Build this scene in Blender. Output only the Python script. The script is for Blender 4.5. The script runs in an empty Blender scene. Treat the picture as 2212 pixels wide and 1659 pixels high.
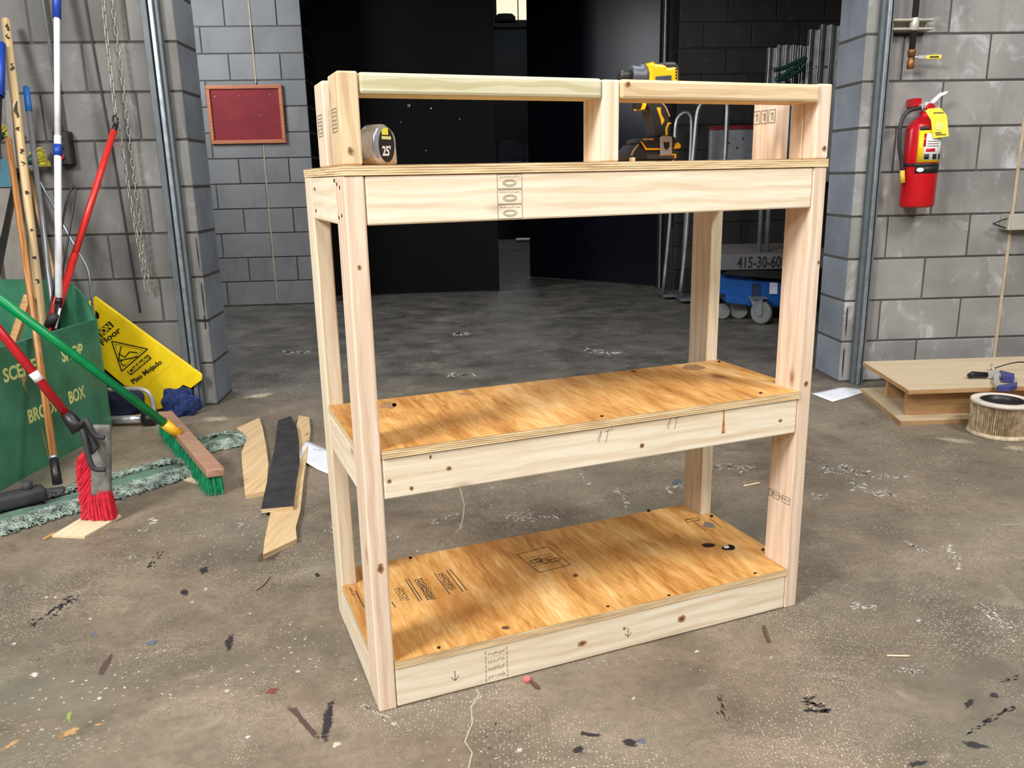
import bpy, bmesh, math, random
from mathutils import Vector, Matrix, Euler
random.seed(7)
S = bpy.context.scene
COL = S.collection
PI = math.pi

# ------------------------------------------------------------------ camera
W, H = 2212, 1659
FPX, PITCH, ROLL, CH = 1771.89, 0.24788, -0.02044, 1.10638
_fw = Vector((0, math.cos(PITCH), -math.sin(PITCH)))
_u0 = Vector((0, math.sin(PITCH), math.cos(PITCH)))
_r0 = Vector((1, 0, 0))
_rt = _r0 * math.cos(ROLL) + _u0 * math.sin(ROLL)
_up = -_r0 * math.sin(ROLL) + _u0 * math.cos(ROLL)
EYE = Vector((0, 0, CH))
cd = bpy.data.cameras.new('camera'); cam = bpy.data.objects.new('camera', cd); COL.objects.link(cam)
cd.sensor_fit = 'HORIZONTAL'; cd.sensor_width = 36.0; cd.lens = FPX * 36.0 / W
cd.clip_start = 0.02; cd.clip_end = 200
cam.matrix_world = Matrix(((_rt.x, _up.x, -_fw.x, 0), (_rt.y, _up.y, -_fw.y, 0), (_rt.z, _up.z, -_fw.z, CH), (0, 0, 0, 1)))
S.camera = cam

# ------------------------------------------------------------------ world, lamps, exposure
S.view_settings.view_transform = 'Standard'; S.view_settings.look = 'None'
S.view_settings.gamma = 1.0; S.view_settings.use_curve_mapping = False
S.view_settings.exposure = 0.0
wd = bpy.data.worlds.new('world'); S.world = wd; wd.use_nodes = True
wd.node_tree.nodes['Background'].inputs[0].default_value = (0.9, 0.95, 1.0, 1)
wd.node_tree.nodes['Background'].inputs[1].default_value = 0.02

def area(name, loc, size, power, color, target=None, sy=None):
    l = bpy.data.lights.new(name, 'AREA'); l.energy = power; l.color = color
    l.shape = 'RECTANGLE'; l.size = size; l.size_y = sy or size
    o = bpy.data.objects.new(name, l); COL.objects.link(o); o.location = loc
    if target is not None:
        o.rotation_euler = (Vector(target) - Vector(loc)).to_track_quat('-Z', 'Y').to_euler()
    return o
# ceiling high-bay lamps of the workshop (above and behind the photographer)
WARM = (1.0, 0.972, 0.94); COOL = (0.93, 0.965, 1.0)
area('ceiling_lamp_front_left', (-3.0, -0.9, 3.7), 1.2, 330, WARM, (-0.6, 1.4, 0.4))
area('ceiling_lamp_front_right', (0.9, -2.2, 3.9), 1.2, 165, WARM, (0.6, 1.6, 0.4))
area('ceiling_lamp_mid', (-0.2, 2.3, 4.4), 1.2, 75, WARM)
# lamps of the dim loading bay behind the roll-up opening, and of the stage beyond the black doors
area('bay_lamp', (-3.2, 6.1, 2.75), 0.7, 72, COOL, (1.4, 7.6, 1.2), 1.3)
area('ceiling_lamp_right', (3.3, 0.6, 4.3), 1.0, 150, WARM, (2.6, 3.0, 0.8))
area('stage_lamp', (0.5, 15.0, 5.2), 1.5, 60, COOL)

# ------------------------------------------------------------------ pixel helpers (real depths given by hand)
def ray(u, v): return _fw + _rt * ((u - W / 2) / FPX) - _up * ((v - H / 2) / FPX)
def PY(u, v, y):
    d = ray(u, v); return EYE + d * (y / d.y)
def FL(u, v, z=0.0):
    d = ray(u, v); return EYE + d * ((z - CH) / d.z)
def PP(u, v, pt, nrm):
    d = ray(u, v); return EYE + d * ((Vector(pt) - EYE).dot(nrm) / d.dot(nrm))

# ------------------------------------------------------------------ materials
def lin(c):
    c = c / 255.0
    return c / 12.92 if c <= 0.04045 else ((c + 0.055) / 1.055) ** 2.4
def rgb(r, g, b): return (lin(r), lin(g), lin(b), 1.0)
MATS = {}
class NT:
    def __init__(s, name):
        s.m = bpy.data.materials.new(name); s.m.use_nodes = True
        s.t = s.m.node_tree; s.b = s.t.nodes['Principled BSDF']; MATS[name] = s.m
    def n(s, typ, **kw):
        nd = s.t.nodes.new(typ)
        for k, v in kw.items(): setattr(nd, k, v)
        return nd
    def l(s, a, b): s.t.links.new(a, b)
    def set(s, node, **kw):
        for k, v in kw.items(): node.inputs[k.replace('_', ' ')].default_value = v
    def coords(s, rnd=True, kind='Object'):
        tc = s.n('ShaderNodeTexCoord')
        if not rnd: return tc.outputs[kind]
        oi = s.n('ShaderNodeObjectInfo'); mu = s.n('ShaderNodeMath', operation='MULTIPLY'); mu.inputs[1].default_value = 37.0
        s.l(oi.outputs['Random'], mu.inputs[0])
        va = s.n('ShaderNodeVectorMath', operation='ADD'); s.l(tc.outputs[kind], va.inputs[0]); s.l(mu.outputs[0], va.inputs[1])
        return va.outputs[0]
    def scale(s, vec, sc):
        m = s.n('ShaderNodeVectorMath', operation='MULTIPLY'); s.l(vec, m.inputs[0]); m.inputs[1].default_value = sc; return m.outputs[0]
    def noise(s, vec, scale=5, detail=4, rough=0.55, dist=0.0, out='Fac'):
        n = s.n('ShaderNodeTexNoise'); s.l(vec, n.inputs['Vector'])
        n.inputs['Scale'].default_value = scale; n.inputs['Detail'].default_value = detail
        n.inputs['Roughness'].default_value = rough; n.inputs['Distortion'].default_value = dist
        return n.outputs[out]
    def ramp(s, fac, stops, interp='LINEAR'):
        r = s.n('ShaderNodeValToRGB'); s.l(fac, r.inputs[0]); e = r.color_ramp.elements; r.color_ramp.interpolation = interp
        while len(e) < len(stops): e.new(0.5)
        for k, (p, c) in enumerate(stops):
            e[k].position = p; e[k].color = c if not isinstance(c, (int, float)) else (c, c, c, 1)
        return r.outputs[0]
    def mix(s, fac, a, b, mode='MIX'):
        m = s.n('ShaderNodeMix', data_type='RGBA', blend_type=mode)
        if isinstance(fac, (int, float)): m.inputs[0].default_value = fac
        else: s.l(fac, m.inputs[0])
        for i, x in ((6, a), (7, b)):
            if isinstance(x, tuple): m.inputs[i].default_value = x
            else: s.l(x, m.inputs[i])
        return m.outputs[2]
    def math(s, op, a, b=0.5):
        m = s.n('ShaderNodeMath', operation=op)
        for i, x in ((0, a), (1, b)):
            if isinstance(x, (int, float)): m.inputs[i].default_value = x
            else: s.l(x, m.inputs[i])
        return m.outputs[0]
    def bump(s, h, strength=0.2, dist=0.01):
        b = s.n('ShaderNodeBump'); b.inputs['Strength'].default_value = strength; b.inputs['Distance'].default_value = dist
        s.l(h, b.inputs['Height']); s.l(b.outputs[0], s.b.inputs['Normal'])
    def out(s, col=None, rough=None, metal=0.0, spec=None):
        if col is not None:
            if isinstance(col, tuple): s.b.inputs['Base Color'].default_value = col
            else: s.l(col, s.b.inputs['Base Color'])
        if rough is not None:
            if isinstance(rough, (int, float)): s.b.inputs['Roughness'].default_value = rough
            else: s.l(rough, s.b.inputs['Roughness'])
        s.b.inputs['Metallic'].default_value = metal
        if spec is not None: s.b.inputs['Specular IOR Level'].default_value = spec
        return s.m

def plain(name, c, rough=0.5, metal=0.0, var=0.08, scale=14.0, bump=0.0, spec=None):
    """a painted / moulded surface with faint grime noise"""
    t = NT(name); v = t.coords()
    n = t.noise(v, scale, 5, 0.6)
    lo = tuple(x * (1 - 2.2 * var) for x in c[:3]) + (1,); hi = tuple(min(1, x * (1 + var)) for x in c[:3]) + (1,)
    col = t.ramp(n, [(0.3, lo), (0.62, hi)])
    if bump: t.bump(t.noise(v, scale * 6, 3), bump, 0.002)
    return t.out(col, rough, metal, spec)

def wood(name, base, dark, knot=rgb(120, 72, 40), knots=True, rough=0.62, band=0.45):
    t = NT(name); v = t.coords()
    g = t.noise(t.scale(v, (1.6, 34, 34)), 1.6, 5, 0.6, 0.6)
    wv = t.n('ShaderNodeTexWave', wave_type='RINGS', rings_direction='X'); t.l(t.scale(v, (0.32, 1.0, 1.0)), wv.inputs['Vector'])
    wv.inputs['Scale'].default_value = 16; wv.inputs['Distortion'].default_value = 6.0; wv.inputs['Detail'].default_value = 2.5; wv.inputs['Detail Scale'].default_value = 0.8
    c1 = t.ramp(g, [(0.36, dark), (0.58, base)])
    c2 = t.ramp(wv.outputs['Fac'], [(0.0, dark), (0.18, tuple(x * .97 for x in dark[:3]) + (1,)), (0.5, base)])
    col = t.mix(band, c1, c2)
    oi = t.n('ShaderNodeObjectInfo')
    tint = t.ramp(oi.outputs['Random'], [(0.0, (1.0, 1.0, 0.98, 1)), (0.5, (0.98, 0.975, 0.955, 1)), (1.0, (1.0, 0.98, 0.95, 1))])
    col = t.mix(1.0, col, tint, 'MULTIPLY')
    bl = t.noise(v, 5.0, 3, 0.6)
    col = t.mix(t.ramp(bl, [(0.5, 0.0), (0.75, 0.35)]), col, dark)
    if knots:
        vo = t.n('ShaderNodeTexVoronoi'); t.l(t.scale(v, (3.2, 7, 7)), vo.inputs['Vector']); vo.inputs['Scale'].default_value = 1.0
        k = t.ramp(vo.outputs['Distance'], [(0.03, 1.0), (0.055, 0.5), (0.11, 0.0)])
        col = t.mix(t.math('MULTIPLY', k, 0.75), col, knot)
    t.bump(g, 0.12, 0.002)
    return t.out(col, rough)

wood('pine', rgb(238, 228, 208), rgb(218, 198, 168), band=0.36)
wood('pine_pink', rgb(233, 214, 195), rgb(212, 183, 157))
wood('pine_green', rgb(212, 208, 178), rgb(182, 174, 134), knots=False, band=0.6)
wood('pine_tan', rgb(226, 207, 172), rgb(200, 170, 128))
wood('handle_orange', rgb(190, 136, 82), rgb(138, 88, 48), knots=False, rough=0.3, band=0.6)
wood('handle_pale', rgb(214, 190, 148), rgb(180, 150, 106), knot=rgb(40, 28, 20), rough=0.5)
wood('handle_tan', rgb(190, 150, 98), rgb(158, 118, 74), knots=False, rough=0.5)
wood('broom_block', rgb(176, 140, 118), rgb(150, 112, 92), knots=False)
wood('scrap_ply', rgb(216, 190, 150), rgb(194, 164, 122), knots=True, band=0.25)
wood('pale_board', rgb(236, 214, 184), rgb(222, 196, 162), knots=False)
wood('platform_ply', rgb(208, 192, 164), rgb(194, 174, 142), knots=False, band=0.2)
wood('platform_rib', rgb(192, 154, 110), rgb(168, 126, 82), knots=False, band=0.25)
wood('frame_wood', rgb(190, 122, 84), rgb(164, 98, 66), knots=False)

def plywood(name):
    t = NT(name); v = t.coords()
    w = t.noise(t.scale(v, (4.2, 0.9, 3.0)), 2.0, 7, 0.66, 0.9)
    f = t.noise(t.scale(v, (22, 3, 10)), 3.0, 5, 0.65, 0.8)
    g = t.mix(0.4, w, f)
    col = t.ramp(g, [(0.36, rgb(146, 92, 42)), (0.45, rgb(188, 132, 68)), (0.54, rgb(214, 164, 96)), (0.66, rgb(234, 200, 142))])
    bl = t.noise(v, 3.1, 3, 0.5)
    col = t.mix(t.ramp(bl, [(0.53, 0.0), (0.7, 0.32)]), col, rgb(150, 94, 46))
    vo = t.n('ShaderNodeTexVoronoi'); t.l(t.scale(v, (6.0, 3.2, 3)), vo.inputs['Vector']); vo.inputs['Scale'].default_value = 1.0
    col = t.mix(t.ramp(vo.outputs['Distance'], [(0.03, 0.8), (0.1, 0.35), (0.16, 0.0)]), col, rgb(96, 48, 22))
    t.bump(f, 0.15, 0.002)
    return t.out(col, 0.5)
plywood('ply_face')
def plyedge(name):
    t = NT(name); v = t.coords(rnd=False)
    sx = t.n('ShaderNodeSeparateXYZ'); t.l(v, sx.inputs[0])
    n = t.noise(t.scale(v, (4, 4, 90)), 2, 4, 0.7, 0.4)
    b = t.math('SINE', t.math('MULTIPLY', sx.outputs['Z'], 1400.0))
    k = t.math('ADD', t.math('MULTIPLY', b, 0.17), n)
    col = t.ramp(k, [(0.3, rgb(160, 128, 90)), (0.48, rgb(206, 178, 134)), (0.66, rgb(236, 214, 172))])
    t.bump(k, 0.3, 0.002)
    return t.out(col, 0.75)
plyedge('ply_edge')

def blockmat(name, c, c2, rough=0.75, smear=0.5, smear_col=rgb(178, 178, 178)):
    t = NT(name); v = t.coords(kind='Object')
    big = t.noise(v, 2.2, 4, 0.6); fine = t.noise(v, 60, 4, 0.7)
    col = t.ramp(big, [(0.32, c2), (0.66, c)])
    oi = t.n('ShaderNodeObjectInfo')
    tint = t.ramp(oi.outputs['Random'], [(0.0, 0.86), (1.0, 1.06)])
    col = t.mix(1.0, col, tint, 'MULTIPLY')
    sm = t.noise(t.scale(v, (1, 1, 0.7)), 5.5, 6, 0.7, 0.8)
    col = t.mix(t.ramp(sm, [(0.56, 0.0), (0.8, smear)]), col, smear_col)
    dk = t.noise(t.scale(v, (3, 3, 0.6)), 2.5, 4, 0.6)
    col = t.mix(t.ramp(dk, [(0.56, 0.0), (0.78, 0.5)]), col, tuple(x * 0.55 for x in c2[:3]) + (1,))
    t.bump(fine, 0.25, 0.003)
    return t.out(col, rough)
blockmat('block_grey', rgb(122, 121, 119), rgb(98, 97, 95))
blockmat('block_right', rgb(148, 147, 145), rgb(118, 116, 114), smear=1.0, smear_col=rgb(196, 197, 200))
blockmat('block_back', rgb(132, 133, 134), rgb(117, 119, 121), smear=0.2)
blockmat('block_jamb', rgb(136, 144, 154), rgb(108, 116, 126), smear=0.3)
blockmat('block_dark', rgb(44, 42, 40), rgb(34, 33, 32), smear=0.08)
blockmat('mortar', rgb(84, 82, 79), rgb(66, 64, 62), smear=0.15)
blockmat('mortar_dark', rgb(24, 23, 22), rgb(19, 18, 18), smear=0.0)
blockmat('plain_wall', rgb(120, 119, 116), rgb(100, 99, 97), smear=0.2)

def floormat():
    t = NT('concrete_floor'); v = t.coords(rnd=False)
    big = t.noise(v, 0.9, 5, 0.6, 0.4); mid = t.noise(v, 4.0, 6, 0.65, 0.5); fine = t.noise(v, 45, 5, 0.7)
    g = t.mix(0.45, big, mid)
    col = t.ramp(g, [(0.34, rgb(88, 79, 68)), (0.45, rgb(114, 103, 89)), (0.56, rgb(136, 123, 106)), (0.70, rgb(154, 141, 125))])
    col = t.mix(t.ramp(fine, [(0.35, 0.35), (0.55, 0.0)]), col, rgb(82, 75, 66))
    # grey-green worn sealer
    gs = t.noise(t.scale(v, (1, 1.6, 1)), 1.4, 4, 0.6)
    col = t.mix(t.ramp(gs, [(0.45, 0.0), (0.66, 0.6)]), col, rgb(100, 99, 88))
    # bay floor behind the roll-up opening: darker grey concrete, dimmer light painted in too
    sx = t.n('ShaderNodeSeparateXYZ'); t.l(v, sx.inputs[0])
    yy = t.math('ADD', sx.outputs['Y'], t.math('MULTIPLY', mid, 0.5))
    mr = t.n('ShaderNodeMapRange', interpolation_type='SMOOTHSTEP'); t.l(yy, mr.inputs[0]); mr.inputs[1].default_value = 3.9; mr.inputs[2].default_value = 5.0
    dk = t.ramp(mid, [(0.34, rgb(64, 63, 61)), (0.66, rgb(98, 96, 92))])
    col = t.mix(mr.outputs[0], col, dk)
    st = t.noise(t.scale(v, (1, 1.3, 1)), 6.5, 6, 0.7, 0.6)
    col = t.mix(t.ramp(st, [(0.55, 0.0), (0.72, 0.5)]), col, rgb(78, 72, 64))
    col = t.mix(t.ramp(st, [(0.28, 0.35), (0.42, 0.0)]), col, rgb(172, 160, 144))
    # paint specks: fine spray in drifts, larger drips, scuffs
    def specks(scale, r0, r1, mscale, m0, m1, c, seed, stretch=(1, 1, 1), rs=0.0, amt=1.0):
        nonlocal col
        mp = t.n('ShaderNodeMapping'); t.l(v, mp.inputs[0]); mp.inputs['Location'].default_value = (seed, seed * 1.7, 0); mp.inputs['Rotation'].default_value = (0, 0, rs); mp.inputs['Scale'].default_value = stretch
        wob = t.noise(mp.outputs[0], scale * 1.3, 3, 0.6, 0, 'Color')
        ad = t.n('ShaderNodeVectorMath', operation='MULTIPLY_ADD'); t.l(wob, ad.inputs[0]); ad.inputs[1].default_value = (0.9 / scale,) * 3; t.l(mp.outputs[0], ad.inputs[2])
        vo = t.n('ShaderNodeTexVoronoi'); t.l(ad.outputs[0], vo.inputs['Vector']); vo.inputs['Scale'].default_value = scale
        vo.voronoi_dimensions = '2D'
        sp = t.ramp(vo.outputs['Distance'], [(r0, 1.0), (r1, 0.0)])
        # only some cells carry a speck
        cc = t.n('ShaderNodeSeparateColor'); t.l(vo.outputs['Color'], cc.inputs[0])
        pick = t.ramp(cc.outputs[0], [(0.5, 0.0), (0.56, 1.0)])
        mk = t.ramp(t.noise(mp.outputs[0], mscale, 4, 0.6), [(m0, 0.0), (m1, 1.0)])
        f = t.math('MULTIPLY', t.math('MULTIPLY', t.math('MULTIPLY', sp, mk), pick), amt)
        col = t.mix(f, col, c)
    specks(230, 0.14, 0.3, 1.7, 0.46, 0.62, rgb(192, 180, 162), 3.1, amt=0.6)
    specks(330, 0.14, 0.34, 3.5, 0.48, 0.6, rgb(200, 188, 170), 14.1, amt=0.7)
    specks(120, 0.10, 0.22, 2.3, 0.49, 0.62, rgb(198, 188, 172), 11.3)
    specks(36, 0.05, 0.11, 1.3, 0.5, 0.58, rgb(206, 198, 184), 5.7)
    specks(46, 0.08, 0.2, 1.1, 0.55, 0.66, rgb(184, 178, 168), 21.2, (1, 2.6, 1), 0.4)
    specks(30, 0.06, 0.16, 1.5, 0.57, 0.66, rgb(62, 58, 56), 31.9, (1.8, 1, 1), 0.7)
    # hairline scratches
    for k, (rz, sd) in enumerate(((0.5, 2.0), (-0.3, 9.0), (1.2, 17.0))):
        mp = t.n('ShaderNodeMapping'); t.l(v, mp.inputs[0]); mp.inputs['Rotation'].default_value = (0, 0, rz); mp.inputs['Scale'].default_value = (2.2, 55, 1); mp.inputs['Location'].default_value = (sd, sd, 0)
        sc = t.ramp(t.noise(mp.outputs[0], 1.0, 3, 0.5), [(0.70, 0.0), (0.76, 0.45)])
        mk = t.ramp(t.noise(v, 2.0 + k, 3, 0.6), [(0.5, 0.0), (0.62, 1.0)])
        col = t.mix(t.math('MULTIPLY', sc, mk), col, rgb(176, 168, 154))
    rg = t.ramp(mid, [(0.3, 0.42), (0.7, 0.62)])
    t.bump(fine, 0.12, 0.004)
    return t.out(col, rg, 0, 0.35)
floormat()

plain('track_paint', rgb(92, 100, 104), 0.5, 0.2)
plain('galvanised', rgb(152, 160, 168), 0.4, 0.7, 0.12, 30)
plain('chain_steel', rgb(168, 162, 152), 0.42, 0.5, 0.15, 40)
plain('black_plastic', rgb(26, 26, 28), 0.42)
plain('black_worn', rgb(52, 52, 54), 0.7, var=0.2)
plain('grey_dusty', rgb(112, 110, 106), 0.8, var=0.22, scale=20)
plain('black_paint', rgb(14, 14, 15), 0.55)
plain('black_gloss', rgb(12, 15, 22), 0.25, spec=0.16)
plain('black_leaf', rgb(9, 9, 10), 0.7, spec=0.15)
plain('green_paint', rgb(64, 126, 98), 0.42, var=0.16, scale=5)
plain('stencil_yellow', rgb(222, 222, 140), 0.6)
plain('white_pole', rgb(236, 238, 244), 0.35)
plain('blue_plastic', rgb(28, 68, 168), 0.4)
plain('blue_bright', rgb(44, 118, 206), 0.4)
plain('steel_pole', rgb(158, 160, 166), 0.3, 0.35)
plain('chrome', rgb(214, 215, 218), 0.2, 0.72, 0.04)
plain('brushed_steel', rgb(186, 184, 178), 0.38, 0.25)
plain('red_pole', rgb(214, 48, 44), 0.32)
plain('red_dark', rgb(176, 24, 38), 0.3)
plain('red_paint', rgb(186, 14, 26), 0.28, var=0.05)
plain('red_bristle', rgb(214, 36, 60), 0.6, var=0.14, scale=60)
plain('green_pole', rgb(0, 128, 70), 0.3)
plain('green_bristle', rgb(14, 138, 92), 0.5, var=0.2, scale=60)
plain('yellow_plastic', rgb(234, 176, 28), 0.4)
plain('sign_yellow', rgb(240, 208, 22), 0.42, var=0.07, scale=9)
plain('sign_ink', rgb(48, 44, 16), 0.6)
plain('yellow_bristle', rgb(190, 182, 60), 0.7, var=0.15, scale=60)
plain('dark_green', rgb(34, 72, 66), 0.5)
plain('teal_plastic', rgb(70, 118, 138), 0.5)
plain('beige_plastic', rgb(142, 136, 130), 0.6)
plain('mop_cloth', rgb(86, 114, 100), 0.95, var=0.16)
plain('mop_yarn', rgb(136, 150, 141), 0.95, var=0.38, scale=24)
plain('mop_yarn_blue', rgb(34, 54, 108), 0.95, var=0.42, scale=70, bump=1.0)
plain('navy', rgb(28, 36, 64), 0.7, var=0.2)
plain('paper', rgb(226, 230, 240), 0.8, var=0.02)
plain('ink', rgb(74, 62, 50), 0.8)
plain('ink_grey', rgb(120, 112, 100), 0.8)
plain('pencil', rgb(92, 84, 72), 0.8)
plain('screw_dark', rgb(48, 36, 28), 0.6, 0.3)
plain('cork_red', rgb(128, 34, 42), 0.8, var=0.08, scale=8)
plain('caulk', rgb(176, 162, 136), 0.7)
plain('brass', rgb(140, 96, 56), 0.45, 0.6, 0.2)
plain('pipe_black', rgb(50, 50, 52), 0.45, 0.3)
plain('strut', rgb(182, 178, 164), 0.5, 0.3)
plain('tag_yellow', rgb(236, 220, 70), 0.7, var=0.03)
plain('label_yellow', rgb(240, 206, 20), 0.5, var=0.03)
plain('label_white', rgb(232, 232, 236), 0.6, var=0.02)
plain('label_black', rgb(22, 20, 22), 0.5)
plain('hose_black', rgb(44, 44, 46), 0.45)
plain('hose_tip', rgb(222, 178, 62), 0.5)
plain('filter_pleat', rgb(206, 188, 160), 0.9, var=0.2, scale=45)
plain('filter_rim', rgb(222, 210, 198), 0.6)
plain('grease_navy', rgb(58, 64, 128), 0.4)
plain('tool_dark', rgb(40, 40, 46), 0.35, 0.4)
plain('drill_yellow', rgb(246, 182, 14), 0.4, var=0.04)
plain('drill_black', rgb(38, 38, 42), 0.5)
plain('drill_nose', rgb(84, 88, 98), 0.45, 0.5)
plain('lift_blue', rgb(14, 78, 150), 0.45)
plain('deck_grey', rgb(104, 100, 98), 0.7)
plain('deck_edge', rgb(88, 90, 94), 0.6)
plain('rubber_grey', rgb(112, 114, 112), 0.6)
plain('aluminium', rgb(168, 170, 172), 0.4, 0.8, 0.12)
plain('sticker_white', rgb(206, 212, 226), 0.6)
plain('grey_box', rgb(138, 142, 148), 0.6)
plain('stage_grey', rgb(70, 76, 90), 0.8)
plain('twig', rgb(150, 126, 100), 0.8)
plain('twig_dark', rgb(92, 72, 56), 0.8)
plain('knot_brown', rgb(164, 124, 86), 0.7, var=0.2, scale=150)
plain('knot_core', rgb(104, 72, 48), 0.7, var=0.2, scale=150)
plain('paint_white', rgb(206, 202, 194), 0.8, var=0.1)
plain('paint_black', rgb(42, 42, 46), 0.7, var=0.2)
plain('paint_brown', rgb(84, 66, 58), 0.7, var=0.15)
plain('paint_misc', rgb(196, 150, 90), 0.8)
plain('paint_red', rgb(160, 66, 56), 0.8)
plain('paint_blue', rgb(92, 112, 150), 0.8)
plain('paint_lime', rgb(150, 190, 70), 0.8)
plain('crack_fill', rgb(196, 188, 166), 0.9)
plain('pink_plastic', rgb(200, 110, 106), 0.6)
plain('sawdust', rgb(206, 190, 164), 0.95, var=0.1, scale=40)
def film(name, c, cut=0.5, scale=105):
    '''worn paint film: ragged edges from noise against the fade attribute'''
    t = NT(name); v = t.coords(rnd=False); n = t.noise(v, scale, 5, 0.7)
    at = t.n('ShaderNodeAttribute', attribute_name='fade')
    f = t.math('ADD', n, t.math('MULTIPLY', at.outputs['Fac'], 0.55))
    al = t.ramp(f, [(cut + 0.12, 0.0), (cut + 0.3, 0.9)])
    n2 = t.noise(v, 25, 3); lo = tuple(x * .75 for x in c[:3]) + (1,)
    t.out(t.ramp(n2, [(0.35, lo), (0.65, c)]), 0.75); t.l(al, t.b.inputs['Alpha'])
for nm_, c_, k_ in (('film_white', rgb(200, 196, 187), .52), ('film_black', rgb(44, 43, 46), .45), ('film_brown', rgb(88, 70, 62), .36), ('film_misc', rgb(182, 146, 100), .58), ('film_red', rgb(142, 74, 64), .45), ('film_lime', rgb(140, 160, 84), .5), ('film_blue', rgb(98, 108, 128), .5), ('film_dust', rgb(196, 182, 158), .62), ('film_crack', rgb(196, 188, 166), .2), ('film_stain', rgb(92, 86, 76), .5), ('film_pale', rgb(170, 158, 140), .55)): film(nm_, c_, k_)
def emit(name, c, s):
    t = NT(name); t.out(c, 0.5); t.b.inputs['Emission Color'].default_value = c; t.b.inputs['Emission Strength'].default_value = s
emit('lit_window', rgb(255, 244, 214), 1.0)
M = MATS

# ------------------------------------------------------------------ mesh helpers
class MB:
    """collects geometry for ONE mesh object; faces carry a material index"""
    def __init__(s): s.bm = bmesh.new(); s.mi = 0
    def _new(s, before):
        for f in s.bm.faces:
            if f not in before: f.material_index = s.mi
    def face(s, pts):
        f = s.bm.faces.new([s.bm.verts.new(p) for p in pts]); f.material_index = s.mi; return f
    def box(s, lo, hi, bev=0.0, mat=None, seg=1):
        lo, hi = Vector(lo), Vector(hi)
        b = bmesh.new(); bmesh.ops.create_cube(b, size=1.0)
        for v in b.verts: v.co = Vector(((v.co.x + .5) * (hi.x - lo.x) + lo.x, (v.co.y + .5) * (hi.y - lo.y) + lo.y, (v.co.z + .5) * (hi.z - lo.z) + lo.z))
        if bev > 0: bmesh.ops.bevel(b, geom=list(b.edges), offset=bev, segments=seg, profile=0.5, affect='EDGES')
        s.merge(b, mat); return s
    def merge(s, b, mat=None):
        vm = {}
        for v in b.verts: vm[v] = s.bm.verts.new(mat @ v.co if mat is not None else v.co)
        for f in b.faces:
            try: nf = s.bm.faces.new([vm[v] for v in f.verts]); nf.material_index = s.mi; nf.smooth = f.smooth
            except ValueError: pass
        b.free()
    def tube(s, path, r, n=10, caps=True, smooth=True):
        path = [Vector(p) for p in path]
        rs = r if isinstance(r, (list, tuple)) else [r] * len(path)
        rings = []; ref = None
        for i, p in enumerate(path):
            a = path[max(0, i - 1)]; c = path[min(len(path) - 1, i + 1)]
            t = (c - a).normalized()
            if ref is None:
                ref = t.orthogonal().normalized()
            ref = (ref - t * ref.dot(t))
            if ref.length < 1e-6: ref = t.orthogonal()
            ref.normalize(); bi = t.cross(ref)
            rings.append([s.bm.verts.new(p + (ref * math.cos(2 * PI * k / n) + bi * math.sin(2 * PI * k / n)) * rs[i]) for k in range(n)])
        for i in range(len(rings) - 1):
            for k in range(n):
                f = s.bm.faces.new((rings[i][k], rings[i][(k + 1) % n], rings[i + 1][(k + 1) % n], rings[i + 1][k])); f.material_index = s.mi; f.smooth = smooth
        if caps:
            f = s.bm.faces.new(rings[0][::-1]); f.material_index = s.mi
            f = s.bm.faces.new(rings[-1]); f.material_index = s.mi
        return s
    def lathe(s, prof, n=28, mat=None, smooth=True, cap=True):
        """prof: (radius, z) from bottom to top"""
        rings = []
        for (r, z) in prof:
            rings.append([s.bm.verts.new((mat @ Vector(q)) if mat is not None else Vector(q)) for q in [(r * math.cos(2 * PI * k / n), r * math.sin(2 * PI * k / n), z) for k in range(n)]])
        for i in range(len(rings) - 1):
            for k in range(n):
                f = s.bm.faces.new((rings[i][k], rings[i][(k + 1) % n], rings[i + 1][(k + 1) % n], rings[i + 1][k])); f.material_index = s.mi; f.smooth = smooth
        if cap:
            for rg, rev in ((rings[0], True), (rings[-1], False)):
                f = s.bm.faces.new(rg[::-1] if rev else rg); f.material_index = s.mi
        return s
    def prism(s, pts, d, side=None):
        """pts: closed 3-D outline; d: extrusion vector; side: material index of the rim"""
        d = Vector(d); a = [s.bm.verts.new(p) for p in pts]; b = [s.bm.verts.new(Vector(p) + d) for p in pts]; n = len(pts)
        fs = [s.bm.faces.new(a[::-1]), s.bm.faces.new(b)]
        for f in fs: f.material_index = s.mi
        for k in range(n):
            f = s.bm.faces.new((a[k], a[(k + 1) % n], b[(k + 1) % n], b[k])); f.material_index = s.mi if side is None else side
        return s
    def build(s, name, mats, parent=None, loc=None, rot=None, bevel=0.0, smooth=False):
        bmesh.ops.recalc_face_normals(s.bm, faces=list(s.bm.faces))
        if bevel: bmesh.ops.bevel(s.bm, geom=[e for e in s.bm.edges if len(e.link_faces) == 2 and e.calc_face_angle(0) > 0.6], offset=bevel, segments=2, profile=0.5, affect='EDGES')
        if smooth:
            for f in s.bm.faces: f.smooth = True
        me = bpy.data.meshes.new(name); s.bm.to_mesh(me); s.bm.free()
        return link(name, me, mats, parent, loc, rot)
def link(name, me, mats, parent=None, loc=None, rot=None):
    if mats is not None and not me.materials:
        for m in (mats if isinstance(mats, (list, tuple)) else [mats]): me.materials.append(M[m])
    o = bpy.data.objects.new(name, me); COL.objects.link(o)
    if parent is not None: o.parent = parent
    if loc is not None: o.location = loc
    if rot is not None: o.rotation_euler = rot
    return o
def tag(o, label, cat, group=None):
    o['label'] = label; o['category'] = cat
    if group: o['group'] = group
    return o
def thing(name, label, cat, loc=(0, 0, 0), rotz=0.0, group=None):
    o = bpy.data.objects.new(name, None); COL.objects.link(o); o.location = loc; o.rotation_euler = (0, 0, rotz); o.empty_display_size = 0.1
    return tag(o, label, cat, group)
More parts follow.
